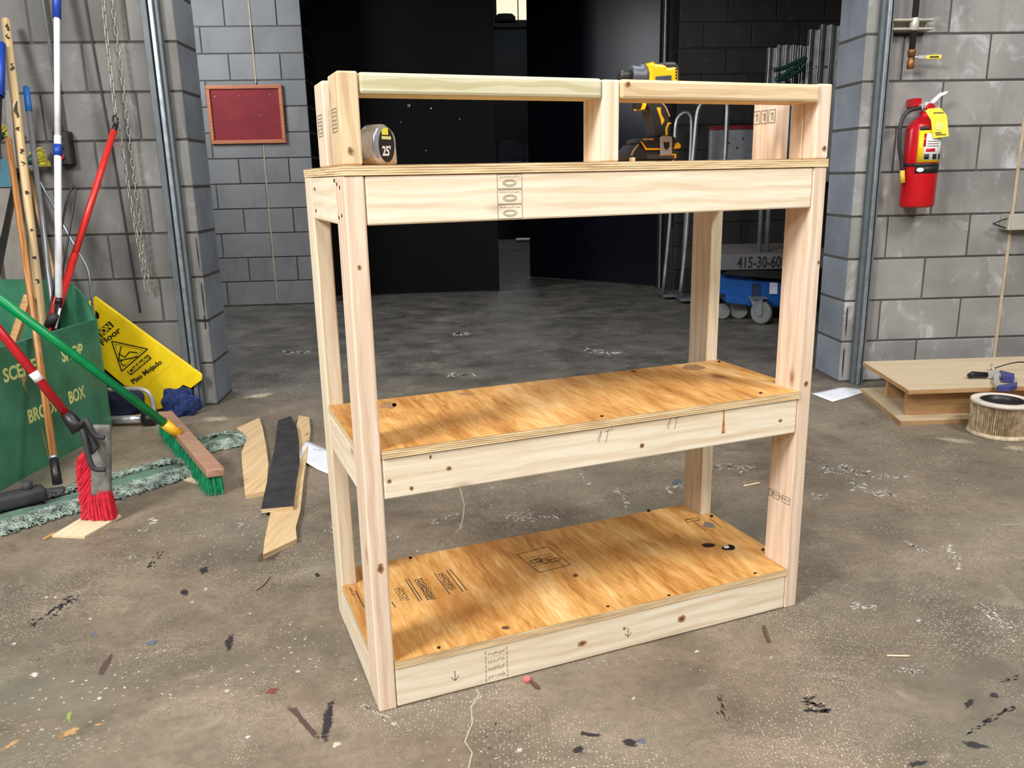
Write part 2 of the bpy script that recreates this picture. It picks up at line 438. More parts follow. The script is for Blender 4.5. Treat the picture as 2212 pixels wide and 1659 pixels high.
def struct(o): o['kind'] = 'structure'; return o
def stuff(o): o['kind'] = 'stuff'; return o
def inv(o):
    """world -> local of an un-parented object"""
    return (Matrix.Translation(o.location) @ o.rotation_euler.to_matrix().to_4x4()).inverted()
_tc = {}
def textmesh(s, size, bold=0.0, align='LEFT', ext=0.0004, xs=1.0):
    cu = bpy.data.curves.new('lettering', 'FONT'); cu.body = s; cu.size = size; cu.align_x = align; cu.extrude = ext; cu.offset = bold; cu.resolution_u = 3
    ob = bpy.data.objects.new('lettering', cu); COL.objects.link(ob)
    bpy.context.view_layer.update()
    me = bpy.data.meshes.new_from_object(ob.evaluated_get(bpy.context.evaluated_depsgraph_get()))
    bpy.data.objects.remove(ob); bpy.data.curves.remove(cu)
    if xs != 1.0:
        for v in me.vertices: v.co.x *= xs
    me.materials.clear()
    return me
def frame3(o, x, y):
    """4x4 with given origin, x axis, y axis (orthonormalised)"""
    x = Vector(x).normalized(); y = Vector(y); y = (y - x * y.dot(x)).normalized(); z = x.cross(y)
    return Matrix(((x.x, y.x, z.x, o[0]), (x.y, y.y, z.y, o[1]), (x.z, y.z, z.z, o[2]), (0, 0, 0, 1)))
def text(name, s, size, mat, world, parent=None, bold=0.0, align='LEFT', xs=1.0, fit=None):
    me = textmesh(s, size, bold, align, 0.0004, xs)
    if fit:
        w = max(v.co.x for v in me.vertices) - min(v.co.x for v in me.vertices); k = fit / w
        for v in me.vertices: v.co.x *= k
    o = link(name, me, mat)
    if parent is not None:
        o.parent = parent; o.matrix_parent_inverse = Matrix.Identity(4)
        o.matrix_local = inv(parent) @ world
    else: o.matrix_world = world
    return o
def smoothpath(pts, k=4):
    """Catmull-Rom through pts"""
    pts = [Vector(p) for p in pts]; out = []
    for i in range(len(pts) - 1):
        p0 = pts[max(0, i - 1)]; p1 = pts[i]; p2 = pts[i + 1]; p3 = pts[min(len(pts) - 1, i + 2)]
        for j in range(k):
            t = j / k
            out.append(0.5 * ((2 * p1) + (p2 - p0) * t + (2 * p0 - 5 * p1 + 4 * p2 - p3) * t * t + (3 * p1 - p0 - 3 * p2 + p3) * t ** 3))
    return out + [pts[-1]]

# ================================================================== THE SETTING
WA = 0.061147
WD = Vector((math.cos(WA), math.sin(WA), 0)); WN = Vector((-math.sin(WA), math.cos(WA), 0))
K1, K2, TH = 4.136, 7.63, 0.30
def WP(s, off, z, k=K1): return WD * s + WN * (k + off) + Vector((0, 0, z))
def wall_sz(u, v, off=0.0, k=K1):
    """pixel -> (s, z) on a plane parallel to the block wall"""
    P = PP(u, v, WN * (k + off), WN); return P.dot(WD), P.z

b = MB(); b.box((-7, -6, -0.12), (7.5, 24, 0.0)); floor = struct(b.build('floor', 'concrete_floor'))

CZ, C0, JT = 0.2165, 0.005, 0.009
_bm = {}
def block_mesh(ln, dep, side):
    key = (round(ln, 3), round(dep, 3), side)
    if key not in _bm:
        b = MB(); b.box((JT / 2, 0, JT / 2), (ln - JT / 2, dep, CZ - JT / 2), 0.004)
        for f in b.bm.faces:
            f.material_index = 1 if (side == 1 and f.normal.x > 0.8) or (side == -1 and f.normal.x < -0.8) else 0
        bmesh.ops.recalc_face_normals(b.bm, faces=list(b.bm.faces))
        for f in b.bm.faces:
            if (side == 1 and f.normal.x > 0.8) or (side == -1 and f.normal.x < -0.8): f.material_index = 1
            else: f.material_index = 0
        me = bpy.data.meshes.new('block'); b.bm.to_mesh(me); b.bm.free(); _bm[key] = me
    return _bm[key]
def block_wall(name, k, s0, s1, end, end_side, joints, ncourse, dep, mats, mortar, top):
    """wall from s0 to s1 (s0<s1); 'end' = the side that is the free jamb end (+1 right, -1 left)"""
    b = MB(); b.box((s0, 0.007, 0), (s1, dep - 0.007, ncourse * CZ + C0))
    b.box((s0, 0.0, ncourse * CZ + C0), (s1, dep, top))
    if end == 1: 
        for v in b.bm.verts:
            if abs(v.co.x - s1) < 1e-5 and v.co.z <= ncourse * CZ + C0 + 1e-4: v.co.x -= 0.006
    else:
        for v in b.bm.verts:
            if abs(v.co.x - s0) < 1e-5 and v.co.z <= ncourse * CZ + C0 + 1e-4: v.co.x += 0.006
    w = struct(b.build(name, mortar, None, WN * k, (0, 0, WA)))
    for c in range(ncourse):
        cuts = sorted(x for x in joints(c) if s0 + 0.06 < x < s1 - 0.06)
        edges = [s0] + cuts + [s1]
        for i in range(len(edges) - 1):
            a, e = edges[i], edges[i + 1]
            isend = (end == 1 and i == len(edges) - 2) or (end == -1 and i == 0)
            me = block_mesh(e - a, dep if isend else 0.06, end if isend else 0)
            if not me.materials:
                for m in mats: me.materials.append(M[m])
            o = bpy.data.objects.new('block', me); COL.objects.link(o); o.parent = w
            jit = random.uniform(-0.0012, 0.0012)
            o.location = (a, jit, C0 + c * CZ)
            for q, m in enumerate(mats): o.material_slots[q].link = 'OBJECT'; o.material_slots[q].material = M[m]
    return w
wall_left = block_wall('wall_left', K1, -3.43, -1.255, 1, 1, lambda c: [(-1.473 if c % 2 == 0 else -1.69) - 0.434 * j for j in range(6)], 12, TH, ['block_grey', 'block_jamb'], 'mortar', 4.9)
wall_right = block_wall('wall_right', K1, 2.0, 4.18, -1, -1, lambda c: [(2.418 if c % 2 == 0 else 2.2) + 0.436 * j for j in range(6)], 12, TH, ['block_right', 'block_jamb'], 'mortar', 4.9)
wall_bay = block_wall('wall_back', K2, -3.45, -1.265, 1, 1, lambda c: [(-1.47 if c % 2 == 1 else -1.685) - 0.436 * j for j in range(6)], 14, 0.5, ['block_back', 'black_paint'], 'mortar', 4.4)
wall_bay2 = block_wall('wall_back_dark', K2, 2.0, 4.18, -1, -1, lambda c: [(2.436 if c % 2 == 1 else 2.22) + 0.436 * j for j in range(6)], 14, 0.5, ['block_dark', 'black_paint'], 'mortar_dark', 4.4)
def slab(name, lo, hi, mat, k=0.0): 
    b = MB(); b.box(lo, hi); return struct(b.build(name, mat, None, WN * k, (0, 0, WA)))
slab('wall_header', (-1.255, 0, 3.1), (2.0, TH, 4.9), 'plain_wall', K1)
slab('wall_far_left', (-6.5, -10, 0), (-5.0, 8.5, 4.9), 'plain_wall')
slab('wall_far_right', (5.5, -10, 0), (7.0, 8.5, 4.9), 'plain_wall')
slab('wall_left_rest', (-5.0, 0, 0), (-3.43, TH, 4.9), 'plain_wall', K1)
slab('wall_right_rest', (4.18, 0, 0), (5.5, TH, 4.9), 'plain_wall', K1)
slab('wall_bay_left_rest', (-5.0, 0, 0), (-3.45, 0.5, 4.4), 'plain_wall', K2)
slab('wall_bay_right_rest', (4.18, 0, 0), (5.5, 0.5, 4.4), 'block_dark', K2)
slab('wall_behind_camera', (-6.5, -5.5, 0), (7.0, -5.3, 4.9), 'plain_wall')
slab('ceiling', (-6.5, -6.5, 4.9), (7.0, 4.45, 5.0), 'plain_wall')
slab('ceiling_bay', (-6.5, 4.3, 4.4), (7.0, 8.13, 4.5), 'block_dark')
slab('wall_header_bay', (-1.265, 0, 3.05), (2.0, 0.5, 4.4), 'black_paint', K2)
# stage house beyond the black doors
slab('wall_stage_left', (-4.2, 8.13, 0), (-4.0, 19.2, 7), 'black_paint')
slab('wall_stage_right', (5.0, 8.13, 0), (5.2, 19.2, 7), 'black_paint')
slab('wall_stage_end', (-4.2, 19.0, 0), (5.2, 19.2, 7), 'stage_grey')
slab('ceiling_stage', (-4.2, 8.13, 6.4), (5.2, 19.2, 6.5), 'black_paint')
slab('wall_stage_front', (-4.2, 0.5, 3.05), (5.2, 0.56, 6.4), 'black_paint', K2)
slab('wall_stage_drape', (-4.0, 18.8, 1.0), (5.0, 18.9, 3.7), 'black_paint')
# lit booth window high on the stage's end wall
s0, z0 = wall_sz(1071, 46, 0, 18.9); s1, z1 = wall_sz(1136, 0, 0, 18.9); z1 += 0.35
wnd = MB(); wnd.box((s0 + .02, 0.02, z0 + .02), (s1 + .4, 0.05, z1)); wnd = struct(wnd.build('window_1', 'lit_window', None, WN * 18.9, (0, 0, WA)))
b = MB(); b.box((s0 - .07, -0.02, z0 - .12), (s1 + .5, 0.06, z0 + .02)); b.box((s0 - .07, -0.02, z0), (s0 + .02, 0.06, z1)); b.box((s0 + .47, -0.02, z0), (s0 + .49, 0.05, z1)); b.build('window_frame', 'black_paint', wnd)
b = MB(); b.lathe([(0.22, 0), (0.22, 0.1), (0.15, 0.16), (0.0, 0.17)], 16, Matrix.Translation((s0 + .2, -0.05, z0 - .02)) @ Matrix.Scale(0.25, 4, (0, 1, 0))); b.build('lamp_silhouette', 'black_worn', wnd)

# black double doors of the bay (left leaf shut, right leaf swung open onto the stage)
dl = struct(MB().box((-1.262, 0, 0.012), (0.283, 0.06, 3.04), 0.003).build('door_1', 'black_leaf', None, WN * 8.14, (0, 0, WA)))
MB().box((0.275, -0.012, 0.012), (0.392, 0.06, 3.04), 0.003).build('meeting_edge', 'black_leaf', dl)
for (u, v, r) in ((883, 228, .016), (931, 234, .010), (866, 264, .006), (993, 257, .006), (920, 325, .009)):
    s, z = wall_sz(u, v, 0, 8.14); q = MB(); q.lathe([(r, -0.004), (r * .9, 0.0)], 10, Matrix.Translation((s, 0, z)) @ Matrix.Rotation(PI / 2, 4, 'X')); q.build('paint_chip', 'galvanised', dl)
h = WP(1.99, 0.0, 0, 8.16); e = FL(1145, 600); dv = (e - h); dv.z = 0
ang = math.atan2(dv.y, dv.x)
dr = struct(MB().box((0.0, -0.06, 0.012), (dv.length, 0.0, 3.04), 0.003).build('door_2', 'black_gloss', None, h, (0, 0, ang)))
MB().box((0.0, 0.0, 0.012), (0.02, 0.004, 3.04)).build('hinge_strip', 'galvanised', dr)
struct(MB().box((1.955, 0.42, 0), (2.004, 0.52, 3.05), 0.003).build('trim_1', 'black_paint', None, WN * K2, (0, 0, WA)))
s_, _z = wall_sz(1436, 100, 0, 8.02); struct(MB().box((s_ - .008, -.006, 0), (s_ + .008, .004, 3.05), 0.002).build('trim_2', 'galvanised', None, WN * 8.02, (0, 0, WA)))
# caulked control joints on the block walls
for wobj, k, pts, nm in ((wall_bay, K2, [(537, 0), (553, 180)], 'a'), (wall_bay, K2, [(567, 312), (586, 500), (600, 655)], 'b')):
    q = [wall_sz(u, v, 0, k) for u, v in pts]; s = sum(x[0] for x in q) / len(q)
    MB().box((s - .006, -0.004, max(0, q[-1][1])), (s + .006, 0.01, q[0][1]), 0.002).build('caulk_joint', 'caulk', wobj)
q = [wall_sz(u, v) for u, v in ((2192, 420), (2150, 778))]
MB().box((q[0][0] - .008, -0.005, 0.0), (q[0][0] + .008, 0.01, 2.6), 0.002).build('caulk_joint', 'caulk', wall_right)
# marker cross on the left jamb
s, z = wall_sz(443, 693)
b = MB(); b.box((s - .028, -0.0035, z - .003), (s + .028, -0.001, z + .003)); b.box((s - .003, -0.0035, z - .04), (s + .003, -0.001, z + .028)); b.build('marker_cross', 'label_black', wall_left)
# chipped dark gap between corner blocks and the wall, lower jambs
for sgn, s, wobj in ((1, -1.272, wall_left), (-1, 2.02, wall_right)):
    b = MB()
    for z in ((0.52, 0.74) if sgn > 0 else (0.08, 0.3)):
        b.prism([(s - .002, -0.0022, z), (s + .003, -0.0022, z - .05), (s + .004, -0.0022, z + .03), (s + .002, -0.0022, z + .11), (s - .002, -0.0022, z + .1)], (0, 0.003, 0))
    b.build('chipped_edge', 'mortar_dark', wobj)

# roll-up door guide tracks (steel channels bolted to the wall face)
def track(label, s, sgn):
    t = thing('door_track', label, 'door track', WP(s, 0, 0), WA, 'roll-up door guide tracks')
    b = MB(); b.box((-.032, -.05, 0), (-.004 if sgn > 0 else .0, 0, 3.4), 0.002) if sgn > 0 else b.box((.004, -.05, 0), (.012, 0, 3.4), 0.001)
    b.build('channel', 'track_paint', t)
    b = MB(); b.box((-.004, -.018, 0), (.008, 0, 3.4)) if sgn > 0 else b.box((-.006, -.02, 0), (.004, 0, 3.4)); b.build('slot', 'black_paint', t)
    b = MB(); b.box((.006, -.058, 0), (.026, -.0, 3.4), 0.003) if sgn > 0 else b.box((-.022, -.056, 0), (-.004, 0, 3.4), 0.003)
    b.build('guide_angle', 'galvanised', t)
    b = MB(); b.box((.026, -.04, 0), (.044, 0, 3.4), 0.002) if sgn > 0 else b.box((-.042, -.035, 0), (-.022, 0, 3.4), 0.002); b.build('wall_angle', 'track_paint', t)
    return t
track('steel roll-up door track on the left wall beside the hanging chain', -1.357, 1)
track('steel roll-up door track beside the fire extinguisher', 2.1, -1)

# ================================================================== THE SHELF UNIT
SX, SY, SA = -0.29728, 1.52945, 0.37988
L, D, ZP, ZM, ZT, PZ = 1.1089, 0.4728, 0.1127, 0.5853, 1.1315, 0.1612
T, WI, PL = 0.038, 0.089, 0.018
shelf = thing('wooden_shelf_unit', 'newly built three-tier pine and plywood shelf unit in the middle of the floor', 'shelf unit', (SX, SY, 0), SA)
SM = Matrix.Translation((SX, SY, 0)) @ Matrix.Rotation(SA, 4, 'Z'); SI = SM.inverted()
def sh_front(u, v, y=0.0):
    n = SM.to_3x3() @ Vector((0, 1, 0)); return SI @ PP(u, v, SM @ Vector((0, y, 0)), n)
def sh_top(u, v, z): return SI @ FL(u, v, z)
def sh_side(u, v, x=0.0):
    n = SM.to_3x3() @ Vector((1, 0, 0)); return SI @ PP(u, v, SM @ Vector((x, 0, 0)), n)
def board(name, lo, hi, axis, mat='pine', bev=0.0035, label=None):
    lo, hi = Vector(lo), Vector(hi); c = (lo + hi) / 2; d = hi - lo
    if axis == 'x': sz = (d.x, d.y, d.z); rot = (0, 0, 0)
    elif axis == 'y': sz = (d.y, d.x, d.z); rot = (0, 0, PI / 2)
    else: sz = (d.z, d.y, d.x); rot = (0, -PI / 2, 0)
    hsz = Vector(sz) / 2
    o = MB().box(-hsz, hsz, bev, None, 2).build(name, mat, shelf, c, rot)
    if label: o['label'] = label
    return o
E_ = 0.0008
for x0, y0, m in ((0, 0, 'pine_pink'), (L - T, 0, 'pine_pink'), (0, D - WI, 'pine'), (L - T, D - WI, 'pine')):
    board('leg', (x0, y0, 0), (x0 + T, y0 + WI, ZT - PL), 'z', m)
for nm, z1, hh in (('bottom', ZP, ZP - PL), ('middle', ZM, 0.0878), ('top', ZT, 0.0906)):
    zt_ = z1 - PL; zb = zt_ - hh
    board('front_apron', (T + .0012, 0.001, max(zb, .002)), (L - T - .0012, T, zt_ - E_), 'x', 'pine')
    yb = (D - WI - T) if nm == 'middle' else D - T
    board('back_apron', (T + .0012, yb, max(zb, .002)), (L - T - .0012, yb + T - E_, zt_ - E_), 'x', 'pine')
    for x0 in (0.0006, L - T - .0006):
        board('side_apron', (x0, WI + E_, max(zb, .002)), (x0 + T, D - WI - E_, zt_ - E_), 'y', 'pine')
def deck(name, outline, z):
    b = MB(); pts = [Vector((x, y, -PL / 2)) for x, y in outline]
    cx = sum(p.x for p in pts) / len(pts); cy = sum(p.y for p in pts) / len(pts)
    b.prism([p - Vector((cx, cy, 0)) for p in pts], (0, 0, PL), side=1)
    return b.build(name, ['ply_face', 'ply_edge'], shelf, (cx, cy, z - PL / 2))
deck('plywood_shelf', [(T + .001, -.001), (L - T - .001, -.001), (L - T - .001, WI), (L, WI), (L, D - WI - .001), (L - T - .001, D - WI - .001), (L - T - .001, D), (T + .001, D), (T + .001, D - WI - .001), (0, D - WI - .001), (0, WI), (T + .001, WI)], ZP)
deck('plywood_shelf', [(T + .001, -.003), (L - T + .001, -.003), (L - T - .001, WI), (L, WI), (L, D - WI - .001), (0, D - WI - .001), (0, WI), (T + .001, WI)], ZM)
deck('plywood_shelf', [(-.001, -.002), (L + .001, -.002), (L + .001, D), (-.001, D)], ZT)
# guard rail: posts and two flat rails along the front
PM = sh_front(1303, 200).x
board('post', (0, 0.001, ZT), (T, WI, ZT + PZ), 'z', 'pine_tan')
board('post', (0, .157, ZT), (T, .246, ZT + PZ), 'z', 'pine_pink')
board('post', (PM, 0.001, ZT), (PM + T, WI, ZT + PZ - .003), 'z', 'pine')
for y0 in (0.001, .138):
    board('post', (L - T, y0, ZT), (L, y0 + WI / 2 - .0008, ZT + PZ), 'z', 'pine_pink')
    board('post', (L - T, y0 + WI / 2 + .0008, ZT), (L, y0 + WI - .001, ZT + PZ), 'z', 'pine_pink')
board('rail', (T + .0012, 0.002, ZT + PZ - .0385), (PM - .001, WI - .006, ZT + PZ - .001), 'x', 'pine_green', .006, 'pale green pine rail')
board('rail', (PM + T + .001, -0.004, ZT + PZ - .040), (L - T - .0012, WI - .006, ZT + PZ - .002), 'x', 'pine_tan', .006)

# ink stamps and pencil marks on the boards (thin prints, real size)
def ink(name, segs, mat, plane, wd=0.0012):
    """segs: polylines of 2-D points on a plane function (a,b)->local shelf point + outward normal"""
    b = MB()
    for pl_ in segs:
        for (a, c) in zip(pl_[:-1], pl_[1:]):
            P, Q = plane(*a), plane(*c); n = plane.n; t = (Q - P)
            if t.length < 1e-6: continue
            t.normalize(); sd = n.cross(t) * wd / 2
            b.prism([P - sd, Q - sd, Q + sd, P + sd], n * 0.0004)
    return stuff(b.build(name, mat, shelf))
class Pl:
    def __init__(s, f, n): s.f = f; s.n = Vector(n)
    def __call__(s, a, b): return Vector(s.f(a, b))
FRONT = Pl(lambda a, b: (a, 0.0008, b), (0, -1, 0))
FRONTM = Pl(lambda a, b: (a, 0.0008, b), (0, -1, 0))
def oval(cx, cy, rx, ry, n=14): return [(cx + rx * math.cos(2 * PI * k / n), cy + ry * math.sin(2 * PI * k / n)) for k in range(n + 1)]
def rect(x0, y0, x1, y1): return [(x0, y0), (x1, y0), (x1, y1), (x0, y1), (x0, y0)]
def scribble(x0, y0, x1, y1, rows, rnd=random):
    out = []
    for r in range(rows):
        y = y0 + (r + .5) * (y1 - y0) / rows; x = x0
        while x < x1:
            st = rnd.uniform(.0015, .005); hgt = (y1 - y0) / rows * .3
            out.append([(x, y - hgt * rnd.random()), (min(x1, x + st), y + hgt * rnd.random())]); x += st + rnd.uniform(.001, .003)
    return out
a0 = sh_front(1075, 430).x; a1 = sh_front(1128, 430).x; zt0 = ZT - PL - .002; zb0 = ZT - PL - .0906 + .002; hh = (zt0 - zb0) / 3
seg = []
for k in range(3):
    z = zb0 + k * hh; seg += [rect(a0, z + .001, a1, z + hh - .001), oval((a0 + a1) / 2, z + hh * .4, (a1 - a0) * .28, hh * .22), oval((a0 + a1) / 2, z + hh * .4, (a1 - a0) * .22, hh * .13)]
    seg += scribble(a0 + .005, z + hh * .68, a1 - .004, z + hh * .92, 1)
ink('grade_stamp', seg, 'ink_grey', FRONT, .0006)
a0 = sh_front(1050, 1450).x; a1 = sh_front(1096, 1440).x; seg = []
for k in range(7):
    z = .008 + k * .0115; seg += [[(a0, z), (a0, z + .008)], [(a1, z), (a1, z + .008)]]
seg += scribble(a0 + .006, .01, a1 - .006, .085, 4)
ink('grade_stamp', seg, 'ink_grey', FRONT, .0012)
for (u, v) in ((983, 1460), (1357, 1366)):
    P = sh_front(u, v); ink('pencil_arrow', [[(P.x, P.z + .012), (P.x, P.z - .012)], [(P.x - .009, P.z - .002), (P.x, P.z - .012), (P.x + .009, P.z - .002)]], 'ink', FRONT, .0012)
def knot(u, v, rx, rz, yy=.0008, seed=1):
    P = sh_front(u, v); rn = random.Random(seed)
    for k, (f, m, dy) in enumerate(((1.0, 'knot_brown', .0003), (.5, 'knot_core', .0005))):
        b = MB(); b.prism([(P.x + f * rx * math.cos(q * PI / 7) * rn.uniform(.8, 1.15), yy, P.z + f * rz * math.sin(q * PI / 7) * rn.uniform(.8, 1.15)) for q in range(14)], (0, -dy, 0)); b.build('knot', m, shelf)
for k, (u, v, rx, rz) in enumerate(((1258, 1390, .012, .007), (1473, 1337, .012, .010), (1349, 1358, .004, .004), (970, 1012, .006, .005), (841, 1040, .005, .0045), (1387, 963, .006, .006), (1686, 909, .006, .004), (930, 987, .003, .005), (889, 1055, .005, .005))): knot(u, v, rx, rz, .0008, k)
for k, (u, v, rx, rz) in enumerate(((822, 1228, .007, .012), (776, 578, .004, .005), (1741, 829, .007, .008), (1768, 567, .004, .005), (757, 326, .005, .008), (1781, 320, .006, .006), (1354, 183, .006, .006))): knot(u, v, rx, rz, -.0001 if u != 1354 else -.0042, 40 + k)
P = sh_front(1563, 905); b = MB(); b.prism([(P.x - .004, .0008, P.z - .035), (P.x + .006, .0008, P.z - .035), (P.x + .003, .0008, P.z - .01), (P.x + .001, .0008, P.z + .035), (P.x - .001, .0008, P.z + .035), (P.x - .001, .0008, P.z - .008)], (0, -.0006, 0)); b.build('resin_streak', 'handle_orange', shelf)
# pencil sums on the middle apron
for (u, v, t_) in ((1290, 950, '8 5'), (1440, 922, '77')):
    P = sh_front(u, v); ink('pencil_marks', [[(P.x, P.z), (P.x + .01, P.z + .018)], [(P.x + .012, P.z + .02), (P.x + .004, P.z - .006)], [(P.x + .028, P.z + .02), (P.x + .022, P.z - .008)], [(P.x + .02, P.z + .016), (P.x + .04, P.z + .02)]], 'ink_grey', FRONT, .0008)
# stamps printed on the bottom plywood
TOPB = Pl(lambda a, b: (a, b, ZP), (0, 0, 1))
A = [sh_top(u, v, ZP) for u, v in ((1116, 1198), (1183, 1181), (1233, 1220), (1165, 1237))]
seg = [[(p.x, p.y) for p in A + A[:1]]]
cx = sum(p.x for p in A) / 4; cy = sum(p.y for p in A) / 4
for k in range(4):
    seg += [oval(cx + random.uniform(-.025, .03), cy + random.uniform(-.022, .022), random.uniform(.008, .016), random.uniform(.006, .012), 10)]
seg += scribble(cx - .04, cy - .03, cx + .03, cy + .03, 4)
ink('plywood_stamp', seg, 'ink', TOPB, .0022)
def bars(name, u0, v0, u1, v1, n):
    P = sh_top(u0, v0, ZP); Q = sh_top(u1, v1, ZP); seg = []
    for k in range(n):
        seg += [[(P.x, P.y), (Q.x, Q.y)]]
    return seg
seg = []
for (a, c, w_) in (((972, 1229), (1008, 1275), 1), ((964, 1232), (1000, 1278), 1), ((938, 1238), (972, 1284), 1), ((875, 1251), (906, 1299), 1), ((881, 1250), (912, 1297), 1), ((768, 1276), (786, 1312), 1), ((846, 1300), (854, 1312), 1)):
    P = sh_top(*a, ZP); Q = sh_top(*c, ZP); seg.append([(P.x, P.y), (Q.x, Q.y)])
ink('plywood_stamp', seg, 'ink', TOPB, .0026)
seg = []
for (u0, v0, u1, v1, n) in ((945, 1240, 985, 1272, 5), (895, 1252, 940, 1292, 7), (850, 1272, 885, 1295, 4), (753, 1270, 765, 1285, 2)):
    P = sh_top(u0, v0, ZP); Q = sh_top(u1, v1, ZP)
    for k in range(n):
        f = (k + .5) / n; x = P.x + (Q.x - P.x) * f; y0 = max(P.y, Q.y); y1 = min(P.y, Q.y); y = y0
        while y > y1:
            dy = random.uniform(.003, .008); seg.append([(x + random.uniform(-.003, .003), y), (x + random.uniform(-.003, .003), y - dy)]); y -= dy + random.uniform(.002, .004)
ink('plywood_stamp', seg, 'ink', TOPB, .0022)
A = [sh_top(u, v, ZP) for u, v in ((1522, 1127), (1541, 1131), (1545, 1141), (1517, 1137))]
b = MB(); b.prism([(p.x, p.y, ZP) for p in A], (0, 0, .0004)); b.build('plywood_stamp', 'ink_grey', shelf)
A = [sh_top(u, v, ZP) for u, v in ((1480, 1122), (1508, 1118), (1512, 1124), (1484, 1128))]
ink('plywood_stamp', [[(p.x, p.y) for p in A + A[:1]], [(A[0].x, A[0].y), (A[2].x, A[2].y)]] + [[(sh_top(1535, 1122, ZP).x, sh_top(1535, 1122, ZP).y), (sh_top(1560, 1140, ZP).x, sh_top(1560, 1140, ZP).y)], [(sh_top(1500, 1128, ZP).x, sh_top(1500, 1128, ZP).y), (sh_top(1525, 1146, ZP).x, sh_top(1525, 1146, ZP).y)]], 'ink', TOPB, .0025)
def blob(name, z, u, v, ru, rv, mat, zoff=.0005):
    C = sh_top(u, v, z); X = sh_top(u + ru, v, z) - C; Y = sh_top(u, v + rv, z) - C
    b = MB(); pts = [C + X * math.cos(k * PI / 7) * random.uniform(.8, 1.15) + Y * math.sin(k * PI / 7) * random.uniform(.8, 1.15) for k in range(14)]
    b.prism([(p.x, p.y, z - .0001) for p in pts], (0, 0, zoff)); return b.build(name, mat, shelf)
for (u, v, ru, rv, m) in ((1530, 1178, 14, 5, 'screw_dark'), (1575, 1183, 16, 6, 'label_black'), (1092, 1356, 9, 4, 'knot_core'), (948, 1399, 4, 3, 'screw_dark'), (887, 1205, 4, 3, 'screw_dark'), (1401, 1103, 4, 3, 'screw_dark'), (1313, 1310, 4, 2, 'screw_dark'), (1445, 1286, 4, 2, 'screw_dark'), (1631, 1238, 4, 2, 'screw_dark'), (1537, 1115, 4, 3, 'screw_dark'), (1648, 1187, 4, 3, 'screw_dark'), (1243, 1243, 6, 4, 'knot_core')):
    blob('knot', ZP, u, v, ru, rv, m)
blob('knot_hole', ZP, 1569, 1182, 6, 3, 'label_white', .0009)
for (u, v, ru, rv, m) in ((838, 876, 19, 8, 'knot_brown'), (852, 875, 5, 4, 'knot_core'), (1497, 794, 25, 6, 'knot_brown'), (1008, 851, 18, 3, 'knot_brown'), (1553, 781, 4, 2, 'screw_dark'), (1300, 899, 4, 2, 'screw_dark'), (1643, 849, 4, 2, 'screw_dark'), (1368, 802, 6, 2, 'knot_core')):
    blob('knot', ZM, u, v, ru, rv, m)
# stamps on posts and the right leg, screws in the left end
INR = Pl(lambda a, b: (L - T - .0004, a, b), (-1, 0, 0))
P = sh_side(1658, 1046, L - T); Q = sh_side(1706, 1100, L - T); y0, y1 = min(P.y, Q.y), max(P.y, Q.y); z0_, z1_ = min(P.z, Q.z) + .01, max(P.z, Q.z)
seg = [rect(max(.004, y0 + .001), z0_, y0 + .03, z1_ - .008), rect(y0 + .04, z0_, y0 + .064, z1_ - .008), rect(y0 + .07, z0_, min(.085, y0 + .085), z1_ - .008)] + scribble(y0 + .006, z0_ + .006, y0 + .07, z1_ - .012, 2)
ink('grade_stamp', seg, 'ink', INR, .001)
for k in range(3):
    y = .138 + .006 + k * .028
    ink('grade_stamp', [rect(y, ZT + .088, y + .023, ZT + .118), [(y + .006, ZT + .093), (y + .008, ZT + .112)], [(y + .013, ZT + .094), (y + .011, ZT + .111), (y + .018, ZT + .108)]], 'ink_grey', INR, .0018)
OUT = Pl(lambda a, b: (-.0002, a, b), (-1, 0, 0))
for y in (.02, .177):
    ink('grade_stamp', [rect(y, ZT + .06, y + .05, ZT + .10)] + scribble(y + .005, ZT + .063, y + .045, ZT + .097, 5), 'ink_grey', OUT, .0012)
for (u, v) in ((680, 408), (683, 455), (722, 390), (728, 398), (734, 405), (739, 466), (733, 470)):
    P = sh_side(u, v); b = MB(); b.lathe([(.0035, -.0006), (.0035, .001)], 10, Matrix.Translation((-.0004, P.y, P.z)) @ Matrix.Rotation(PI / 2, 4, 'Y')); b.build('screw', 'screw_dark', shelf)

# ================================================================== THINGS ON THE SHELF UNIT
def loc0(t): return -Vector(t.location)      # children of un-rotated things are modelled in world space
def zc(ox, oy, k): return lambda x, y: (ox + x * k, oy + y * k)

# --- tape measure
P = SM @ sh_front(818, 349, .05); P.z = ZT + .0004
tape = thing('tape_measure', 'chrome and black tape measure marked 25\' on the top shelf', 'tape measure', P, math.radians(61))
def dprof(k=1.0, cx=0, cz=.037):
    pts = [(.034, .0), (.036, .008), (.034, .05), (.028, .060), (.016, .068), (.0, .074), (-.014, .0725), (-.027, .064), (-.034, .05), (-.036, .034), (-.034, .014), (-.026, .003), (-.018, .0)]
    return [(cx + x * k, cz + (z - .037) * k) for x, z in pts]
b = MB(); b.prism([(x, -.019, z) for x, z in dprof()], (0, .038, 0)); b.build('case', 'chrome', tape, bevel=.005, smooth=True)
b = MB(); b.prism([(x, -.0205, z) for x, z in [(.002 + .0225 * math.cos(a) * (1 if math.cos(a) > 0 else 1.05), .036 + .031 * math.sin(a)) for a in [2 * PI * k / 28 for k in range(28)]]], (0, .003, 0)); b.build('side_label', 'label_black', tape)
b = MB(); b.prism([(x, -.0212, z) for x, z in [(-.013, .054), (.006, .054), (.006, .0665), (-.006, .0665), (-.013, .060)]], (0, .001, 0)); b.build('label_patch', 'tag_yellow', tape)
b = MB(); b.box((-.014, -.0212, .046), (.014, -.0204, .0515)); b.build('label_strip', 'stencil_yellow', tape)
